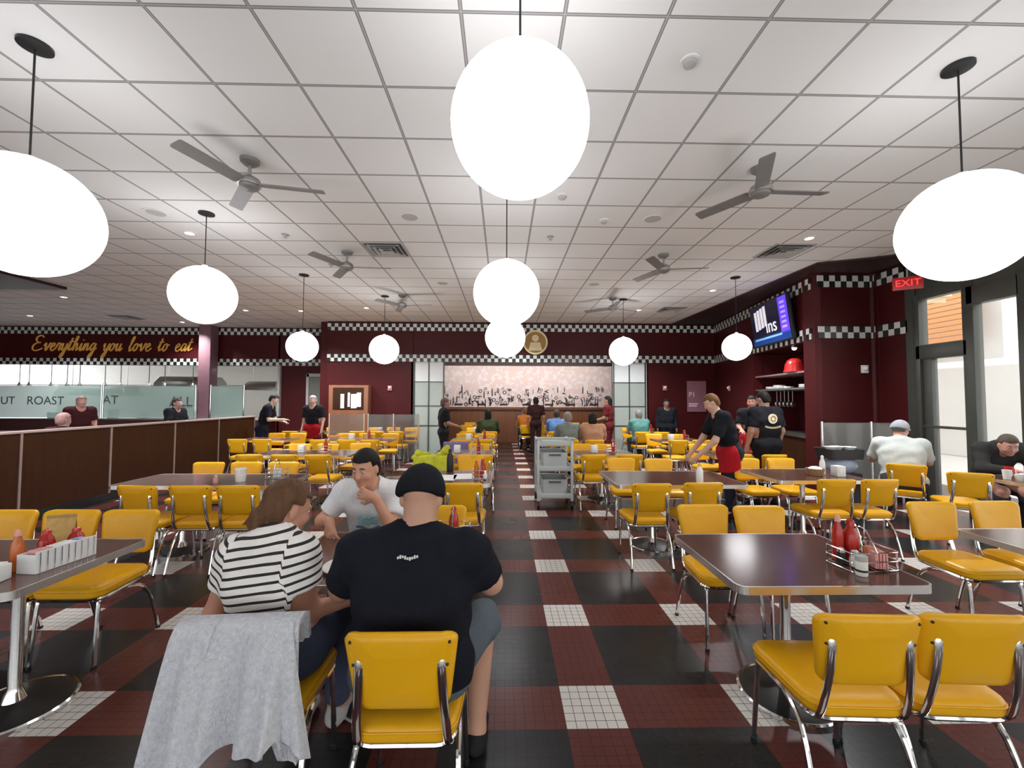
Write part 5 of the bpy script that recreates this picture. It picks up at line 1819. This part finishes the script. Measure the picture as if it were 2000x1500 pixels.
    # ---- face parts
    if face:
        for s_ in (-1, 1):
            e_ = obj('eye', MB().sphere(hp(s_ * 0.030, 0.0745, 0.0125), 0.0088, 14, 10), 'white', t)
            obj('iris', MB().sphere(hp(s_ * 0.030, 0.0800, 0.0100), 0.0058, 10, 8), 'iron', e_)
            obj('eyebrow', MB().tube([hp(s_ * 0.014, 0.086, 0.036), hp(s_ * 0.030, 0.0865, 0.041), hp(s_ * 0.048, 0.078, 0.036)], [0.003, 0.004, 0.002], 6), CL.get(('h', hair), M['iron']), t)
        obj('lips', MB().tube(smooth_pts([hp(-0.022, 0.077, -0.060), hp(-0.008, 0.0855, -0.058), (hp(0, 0.086, -0.060)), hp(0.008, 0.0855, -0.058), hp(0.022, 0.077, -0.060)], 3), 0.0042, 6, (1, 0.8)), mat('lips', (0.42, 0.13, 0.11), 0.45), t)
    # ---- apron
    if apron is not None:
        ap = SDF()
        g = 0.026
        ap.rc(hmid - lr * 0.088 * b, hmid + lr * 0.088 * b, 0.110 * (0.55 + 0.45 * b) + g, k=0.05)
        for s_ in 'lr':
            ap.rc(J['hip' + s_], J['hip' + s_] * 0.35 + J['kn' + s_] * 0.65, 0.092 + g, 0.085 + g, 0.08)
        ap.rc(hmid * 0.35 + (J['knl'] + J['knr']) * 0.325, hmid, 0.095 + g, 0.1 + g, 0.06)
        ap.cut(hmid - fwd * 0.01, -fwd)
        ap.cut(hmid + spine * 0.11, spine)
        ap.cut(hmid * 0.40 + (J['knl'] + J['knr']) * 0.30, -spine)
        sobj('apron', ap, h, cloth(apron, 30, 0.2), t, fold)
    if detail:
        detail(t, J, smid, hmid, spine, fwd, lr)
    return t


def stand(hgt=1.7, lean=0.0, step=0.0, arm='down', turn=0.0):
    k = hgt / 1.7
    d = dict(hipl=(-0.09, 0, 0.90), hipr=(0.09, 0, 0.90), knl=(-0.10, 0.03 + step * 0.5, 0.49), knr=(0.10, 0.03 - step * 0.4, 0.49), anl=(-0.11, step, 0.085), anr=(0.11, -step, 0.085),
             toel=(-0.13, 0.14 + step, 0.035), toer=(0.13, 0.14 - step, 0.035), shl=(-0.185, lean * 0.5, 1.39), shr=(0.185, lean * 0.5, 1.39), neck=(0, lean * 0.58 + 0.01, 1.45), head=(0, lean * 0.75 + 0.03, 1.585))
    if arm == 'down':
        d.update(ell=(-0.25, lean * 0.4 - 0.02, 1.11), elr=(0.25, lean * 0.4 - 0.02, 1.11), wrl=(-0.26, lean * 0.4 + 0.06, 0.87), wrr=(0.26, lean * 0.4 + 0.06, 0.87))
    elif arm == 'fwd':
        d.update(ell=(-0.23, lean * 0.5 + 0.06, 1.12), elr=(0.23, lean * 0.5 + 0.06, 1.12), wrl=(-0.14, lean * 0.5 + 0.27, 1.06), wrr=(0.14, lean * 0.5 + 0.27, 1.06))
    elif arm == 'reach':
        d.update(ell=(-0.24, lean * 0.5 + 0.14, 1.14), elr=(0.25, lean * 0.5 + 0.14, 1.14), wrl=(-0.18, lean * 0.5 + 0.34, 0.98), wrr=(0.18, lean * 0.5 + 0.34, 0.94))
    return {q: tuple(c * k for c in v) for q, v in d.items()}


def sit(lean=0.05, hgt=1.0, wide=1.0, arms='table'):
    d = dict(hipl=(-0.09, 0, 0.57), hipr=(0.09, 0, 0.57), knl=(-0.12, 0.40, 0.545), knr=(0.12, 0.40, 0.545), anl=(-0.13, 0.36, 0.085), anr=(0.13, 0.36, 0.085),
             toel=(-0.14, 0.50, 0.035), toer=(0.14, 0.50, 0.035), shl=(-0.185 * wide, lean, 1.03), shr=(0.185 * wide, lean, 1.03), neck=(0, lean + 0.02, 1.09), head=(0, lean + 0.05, 1.225))
    d.update(ell=(-0.25 * wide, lean + 0.12, 0.80), elr=(0.25 * wide, lean + 0.12, 0.80), wrl=(-0.14, lean + 0.34, 0.81), wrr=(0.14, lean + 0.34, 0.81))
    return d


for pts_ in ([(-0.24, 0.0, 0.80), (-0.20, 0.01, 0.86), (-0.06, 0.02, 0.84)], [(0.10, 0.0, 0.84), (0.20, 0.01, 0.92), (0.24, 0.0, 0.82)]):
    q = SDF()
    for a_, b_ in zip(pts_, pts_[1:]):
        q.rc(a_, b_, 0.045, 0.03, 0.05)
    sobj('shoulder', q, 0.012, 'hivis', vest, 0.006)
# --- the man in black, back to the viewer
def man_detail(t, J, smid, hmid, spine, fwd, lr):
    mb = MB()
    c = smid - fwd * 0.108 + spine * 0.015
    for k in range(9):
        mb.box((c[0] - 0.036 + k * 0.009, c[1] - 0.006, c[2] + 0.004 * math.sin(k)), (0.006, 0.008, 0.007 + 0.004 * (k % 2)))
    obj('nape_lettering', mb, 'whiteink', t)


MX, MY = -0.35, 1.66
Jm = dict(hipl=(-0.10, 0.0, 0.575), hipr=(0.10, 0.0, 0.575), knl=(-0.16, 0.40, 0.55), knr=(0.255, 0.34, 0.56), anl=(-0.16, 0.45, 0.09), anr=(0.235, 0.30, 0.09), toel=(-0.18, 0.60, 0.035), toer=(0.25, 0.43, 0.035),
          shl=(-0.225, 0.035, 0.985), shr=(0.210, 0.035, 0.990), neck=(0.0, 0.07, 1.085), head=(0.006, 0.115, 1.190),
          ell=(-0.335, 0.14, 0.80), elr=(0.300, 0.13, 0.83), wrl=(-0.18, 0.35, 0.805), wrr=(0.17, 0.36, 0.805))
person('man in black t-shirt and dark cap seated at centre, back to the viewer', (MX, MY, 0), 0, Jm, skin=(0.56, 0.31, 0.21), shirt=(0.010, 0.011, 0.017), sleeve=0.66, pants=(0.10, 0.12, 0.14), short=True,
       cap=(0.011, 0.012, 0.016), h=0.0075, bulk=1.28, look=(0.02, 1, -0.30), hn=(V(0, 0, -1), V(0, 0, -1)), curl=(0.5, 0.5), fold=0.0045, detail=man_detail, head_sc=1.04, hem=0.03)

# --- the woman in stripes
def stripes(J, smid, spine, fwd):
    def f(v):
        base = (v - smid) @ nrm(spine + 0.0 * fwd)
        lrv = nrm(J['shr'] - J['shl'])
        lat = (v - smid) @ lrv
        out = base + 0.10 * np.abs(lat) ** 2
        for s_ in 'lr':
            a, e = J['sh' + s_], J['el' + s_]
            dv = nrm(e - a)
            tt = (v - a) @ dv
            rad = np.linalg.norm((v - a) - tt[:, None] * dv, axis=1)
            outside = (lat < -np.abs((J['shl'] - smid) @ lrv) + 0.012) if s_ == 'l' else (lat > np.abs((J['shr'] - smid) @ lrv) - 0.012)
            m = (rad < 0.12) & (tt > -0.12) & outside
            out = np.where(m, -tt, out)
        return out
    return f


WX, WY = -0.925, 1.775
Jw = dict(hipl=(-0.09, 0.0, 0.57), hipr=(0.09, 0.0, 0.57), knl=(-0.13, 0.38, 0.545), knr=(0.12, 0.38, 0.545), anl=(-0.06, 0.30, 0.085), anr=(0.10, 0.36, 0.085), toel=(-0.06, 0.44, 0.035), toer=(0.11, 0.50, 0.035),
          shl=(-0.195, 0.02, 0.950), shr=(0.072, -0.005, 0.960), neck=(-0.045, 0.055, 1.035), head=(-0.045, 0.125, 1.105),
          ell=(-0.295, 0.03, 0.70), elr=(0.105, 0.005, 0.715), wrl=(-0.22, 0.23, 0.805), wrr=(0.245, 0.155, 0.70))
person('woman in black-and-white striped t-shirt seated at left, back to the viewer', (WX, WY, 0), 0, Jw, skin=(0.48, 0.235, 0.155), shirt=(1, 1, 1), shirt_mat=M['stripe'], attr=stripes, sleeve=0.44, pants=(0.05, 0.06, 0.10),
       hair=(0.115, 0.058, 0.030), bun=True, h=0.0075, bulk=0.93, look=(0.62, 0.8, -0.42), tilt=0.08, collar=(0.03, 0.018, 0.018), shoes=(0.42, 0.40, 0.40), hn=(V(0, 0, -1), V(-0.3, 0, -1)), curl=(0.6, 1.0), face=True, curly=0.003, hem=-0.065)
o = obj('paper_napkin', MB().loft([[(x, y, 0) for x, y in rrect(0.05, 0.03, 0.008, 2)], [(x * 0.8, y * 0.8, 0.05) for x, y in rrect(0.06, 0.02, 0.008, 2)]]), 'paper')
o.location = (WX + 0.30, WY + 0.20, 0.655)
tag(o, 'crumpled white napkin held in the striped woman\'s right hand', 'napkin')

# --- the boy in white facing the viewer
def boy_detail(t, J, smid, hmid, spine, fwd, lr):
    pass


BX, BY = -0.875, 2.93
Jb = dict(hipl=(-0.085, 0.0, 0.57), hipr=(0.085, 0.0, 0.57), knl=(-0.11, 0.38, 0.54), knr=(0.11, 0.38, 0.54), anl=(-0.12, 0.34, 0.085), anr=(0.12, 0.34, 0.085), toel=(-0.13, 0.48, 0.035), toer=(0.13, 0.48, 0.035),
          shl=(-0.165, 0.10, 0.975), shr=(0.185, 0.10, 0.985), neck=(0.005, 0.135, 1.045), head=(0.03, 0.185, 1.150),
          ell=(-0.175, 0.29, 0.80), elr=(0.325, 0.14, 0.80), wrl=(-0.075, 0.295, 0.985), wrr=(0.21, 0.30, 0.845), hdl=(0.85, -0.1, 0.25), hdr=(-0.3, 0.35, -0.75))


def boy_print(t, J, smid, hmid, spine, fwd, lr):
    mb = MB()
    mb2 = MB()
    c0 = hmid + (smid - hmid) * 0.68 + fwd * 0.142
    M3 = Matrix(((-lr[0], spine[0], fwd[0], c0[0]), (-lr[1], spine[1], fwd[1], c0[1]), (-lr[2], spine[2], fwd[2], c0[2]), (0, 0, 0, 1)))
    for k, w in enumerate((0.10, 0.13, 0.12)):
        pts = [(-w / 2 + w * q / 8, 0.025 - k * 0.022 + 0.006 * math.sin(q * 1.9 + k), -0.35 * (-w / 2 + w * q / 8) ** 2 / 0.1) for q in range(9)]
        mb.tube([M3 @ Vector(p) for p in pts], 0.0065, 6)
    pts = [(-0.075 + 0.15 * q / 8, -0.052 + 0.008 * math.sin(q), -0.35 * (-0.075 + 0.15 * q / 8) ** 2 / 0.1) for q in range(9)]
    mb2.tube([M3 @ Vector(p) for p in pts], 0.008, 6)
    obj('shirt_print', mb, mat('teal_ink', (0.20, 0.42, 0.45), 0.8), t)
    obj('shirt_print', mb2, mat('navy_ink', (0.08, 0.13, 0.20), 0.8), t)


person('boy in white printed t-shirt facing the viewer, hand at his mouth', (BX, BY, 0), PI, Jb, skin=(0.60, 0.30, 0.19), shirt=(0.74, 0.74, 0.75), sleeve=0.62, pants=(0.03, 0.035, 0.05), hair=(0.014, 0.010, 0.009),
       h=0.0075, bulk=0.9, look=(0.22, 1, -0.28), face=True, hn=(V(0, -1, 0), V(-0.3, -0.8, -0.1)), curl=(0.85, 0.45), detail=boy_print, head_sc=0.98, collar=(0.70, 0.70, 0.71))

# --- servers and guests further back
BLK = (0.012, 0.012, 0.016)
RED = (0.42, 0.012, 0.022)


def logo_detail(t, J, smid, hmid, spine, fwd, lr):
    c = smid - fwd * 0.150 - spine * 0.10
    mt = Matrix.Translation(Vector(c)) @ Matrix.Rotation(R(90), 4, 'X')
    d = obj('shirt_logo', MB().lathe([(0, 0), (0.075, 0), (0.075, 0.012), (0, 0.012)], 28, mt=mt), mat('logo_cream', (0.78, 0.68, 0.46), 0.7), t)
    obj('logo_mark', MB().lathe([(0.03, 0.012), (0.045, 0.012), (0.045, 0.016), (0.03, 0.016)], 20, (0.005, 0.0, 0), mt=mt), mat('logo_brown', (0.30, 0.2, 0.1), 0.7), d)
    mb = MB()
    for k in range(11):
        q = (k - 5) / 5
        mb.box((c[0] + q * 0.12, c[1] - 0.006, c[2] - 0.118 - 0.02 * (1 - q * q)), (0.014, 0.012, 0.028))
    obj('shirt_lettering', mb, mat('logo_text', (0.6, 0.5, 0.3), 0.7), t)


Jq = stand(1.68, 0.30, 0.06, 'reach')
Jq['wrl'] = (-0.12, 0.50, 0.82)
Jq['wrr'] = (0.16, 0.48, 0.85)
Jq['ell'] = (-0.24, 0.30, 1.06)
Jq['elr'] = (0.24, 0.28, 1.06)
person('server in black with red apron bending over a table at right', (3.18, 5.72, 0), R(84), Jq, skin=(0.62, 0.38, 0.27), shirt=BLK, sleeve=0.72, pants=(0.022, 0.026, 0.038), apron=RED, hair=(0.16, 0.075, 0.03), look=(0.1, 1, -0.55), face=True, h=0.011, bulk=1.12)
Jq = stand(1.74, 0.04, 0.04, 'down')
person('server in black t-shirt with round cream logo, back to the viewer', (4.10, 6.35, 0), R(6), Jq, skin=(0.50, 0.28, 0.20), shirt=BLK, sleeve=0.7, pants=(0.014, 0.014, 0.018), hair=(0.012, 0.010, 0.010), look=(-0.2, 1, -0.35), h=0.011, bulk=1.3, detail=logo_detail)
Jq = stand(1.68, 0.06, 0.03, 'fwd')
person('server with red apron standing half hidden behind the bending server', (4.75, 7.75, 0), R(140), Jq, skin=(0.44, 0.22, 0.16), shirt=BLK, sleeve=0.7, pants=(0.02, 0.02, 0.025), apron=RED, hair=(0.015, 0.012, 0.012), face=True, h=0.014)
Js = sit(0.16, 1, 1.1)
Js['head'] = (0.02, 0.26, 1.215)
Js['neck'] = (0, 0.20, 1.09)
person('man in pale grey shirt and grey cap seated at the window table', (5.20, 5.28, 0), R(-38), Js, skin=(0.58, 0.33, 0.24), shirt=(0.52, 0.54, 0.51), sleeve=0.75, pants=(0.05, 0.05, 0.05), hair=(0.10, 0.09, 0.085), cap=(0.36, 0.37, 0.39), look=(0.55, 1, -0.2), h=0.010, bulk=1.28, face=True)
Js = sit(0.22)
Js['head'] = (0.0, 0.34, 1.08)
Js['neck'] = (0, 0.27, 1.03)
person('person in dark jacket leaning over the table before the bright window', (6.12, 5.14, 0), R(165), Js, skin=(0.55, 0.28, 0.22), shirt=(0.035, 0.034, 0.033), sleeve=1.5, pants=(0.03, 0.03, 0.04), hair=(0.10, 0.08, 0.06), look=(0.2, 1, -0.5), h=0.012, face=True)
person('grey-haired server in black with red apron standing at the back left door', (-4.70, 10.35, 0), R(172), stand(1.68, 0.05, 0.0, 'down'), skin=(0.52, 0.30, 0.24), shirt=BLK, sleeve=0.7, pants=(0.012, 0.012, 0.014), apron=(0.30, 0.008, 0.014), hair=(0.30, 0.29, 0.28), h=0.015, bulk=1.12, face=True)
Jq = stand(1.70, 0.30, 0.12, 'fwd')
Jq['wrr'] = (0.2, 0.5, 1.12)
person('person in dark clothes leaning forward at the end of the wood partition', (-5.72, 9.9, 0), R(-75), Jq, skin=(0.60, 0.42, 0.36), shirt=(0.010, 0.010, 0.016), sleeve=0.7, pants=(0.010, 0.011, 0.03), hair=(0.03, 0.025, 0.025), h=0.015, look=(0, 1, -0.5))
person('slim server in black standing in profile, left of the centre aisle', (-1.36, 9.45, 0), R(-70), stand(1.62, 0.02, 0.02, 'fwd'), skin=(0.34, 0.18, 0.13), shirt=(0.014, 0.012, 0.014), sleeve=0.7, pants=(0.016, 0.014, 0.016), hair=(0.10, 0.06, 0.045), h=0.014, bulk=0.95)
person('woman in olive jacket with long dark hair seated by the aisle, back turned', (-0.38, 10.47, 0), R(4), sit(0.08), skin=(0.5, 0.3, 0.22), shirt=(0.040, 0.050, 0.022), sleeve=1.5, pants=(0.05, 0.05, 0.06), hair=(0.010, 0.009, 0.009), hairlen=0.14, h=0.015, bulk=1.1)
person('small figure in dark red-brown standing in the bar opening', (1.0, 12.6, 0), R(10), stand(1.66, 0, 0, 'down'), skin=(0.35, 0.18, 0.13), shirt=(0.03, 0.010, 0.010), sleeve=0.7, pants=(0.03, 0.012, 0.012), hair=(0.012, 0.01, 0.01), h=0.018, bulk=0.85)
person('guest in blue shirt seated behind the grey cart', (1.36, 10.47, 0), R(-10), sit(0.1), skin=(0.5, 0.3, 0.22), shirt=(0.10, 0.19, 0.38), sleeve=0.7, pants=(0.04, 0.04, 0.05), hair=(0.05, 0.035, 0.03), h=0.016)
person('guest in grey-green top seated tall, right of the grey cart', (1.36, 8.42, 0), R(10), sit(0.08), skin=(0.56, 0.38, 0.30), shirt=(0.16, 0.18, 0.16), sleeve=0.7, pants=(0.07, 0.08, 0.09), hair=(0.24, 0.19, 0.15), h=0.015, face=True)
person('guest with dark hair and tan top seated right of the cart', (1.84, 8.42, 0), R(-4), sit(0.06), skin=(0.5, 0.3, 0.22), shirt=(0.42, 0.22, 0.13), sleeve=0.7, pants=(0.05, 0.05, 0.05), hair=(0.014, 0.011, 0.010), hairlen=0.05, h=0.015, bulk=1.15)
person('woman with long dark hair in maroon standing before the mural at right', (2.92, 11.3, 0), R(60), stand(1.70, 0.03, 0.03, 'fwd'), skin=(0.5, 0.28, 0.2), shirt=(0.13, 0.018, 0.022), sleeve=0.7, pants=(0.12, 0.016, 0.02), hair=(0.012, 0.010, 0.010), hairlen=0.2, h=0.017)
person('guest in teal shirt seated before the right glazed screen', (3.51, 10.47, 0), R(5), sit(0.08), skin=(0.5, 0.3, 0.22), shirt=(0.09, 0.22, 0.20), sleeve=0.7, pants=(0.05, 0.05, 0.05), hair=(0.22, 0.20, 0.2), h=0.016, bulk=1.2)
person('guest in orange top seated in the bar opening', (0.71, 13.11, 0), R(5), sit(0.06), skin=(0.5, 0.3, 0.22), shirt=(0.55, 0.18, 0.03), sleeve=0.7, pants=(0.05, 0.05, 0.05), hair=(0.20, 0.10, 0.05), h=0.018)
person('guest in navy shirt seated far back before the mural', (0.71, 14.04, 0), PI, sit(0.05), skin=(0.5, 0.3, 0.22), shirt=(0.04, 0.07, 0.16), sleeve=0.7, pants=(0.05, 0.05, 0.05), hair=(0.05, 0.03, 0.02), h=0.02)
person('person in black standing against the burgundy back wall at right', (4.55, 11.4, 0), R(170), stand(1.62, 0, 0, 'down'), skin=(0.22, 0.11, 0.08), shirt=(0.010, 0.012, 0.016), sleeve=1.4, pants=(0.010, 0.012, 0.016), hair=(0.01, 0.01, 0.01), h=0.018, bulk=1.15)
person('guest with reddish face standing behind the partition before the glass', (-9.35, 9.3, 0), R(-120), stand(1.64, 0.1, 0, 'down'), skin=(0.58, 0.30, 0.25), shirt=(0.05, 0.012, 0.014), sleeve=0.7, pants=(0.02, 0.02, 0.02), hair=(0.26, 0.17, 0.14), h=0.016, bulk=1.2)
person('guest in dark top standing behind the partition near the plum column', (-7.62, 9.7, 0), R(-100), stand(1.60, 0.1, 0, 'fwd'), skin=(0.46, 0.27, 0.22), shirt=(0.014, 0.013, 0.016), sleeve=0.7, pants=(0.02, 0.02, 0.02), hair=(0.05, 0.04, 0.04), h=0.016)
Js = sit(0.05)
person('seated guest, only pinkish hair showing above the partition at far left', (-7.55, 6.78 + 0.38, 0), 0, Js, skin=(0.58, 0.36, 0.30), shirt=(0.08, 0.02, 0.03), sleeve=0.7, pants=(0.02, 0.02, 0.02), hair=(0.52, 0.30, 0.28), h=0.018)
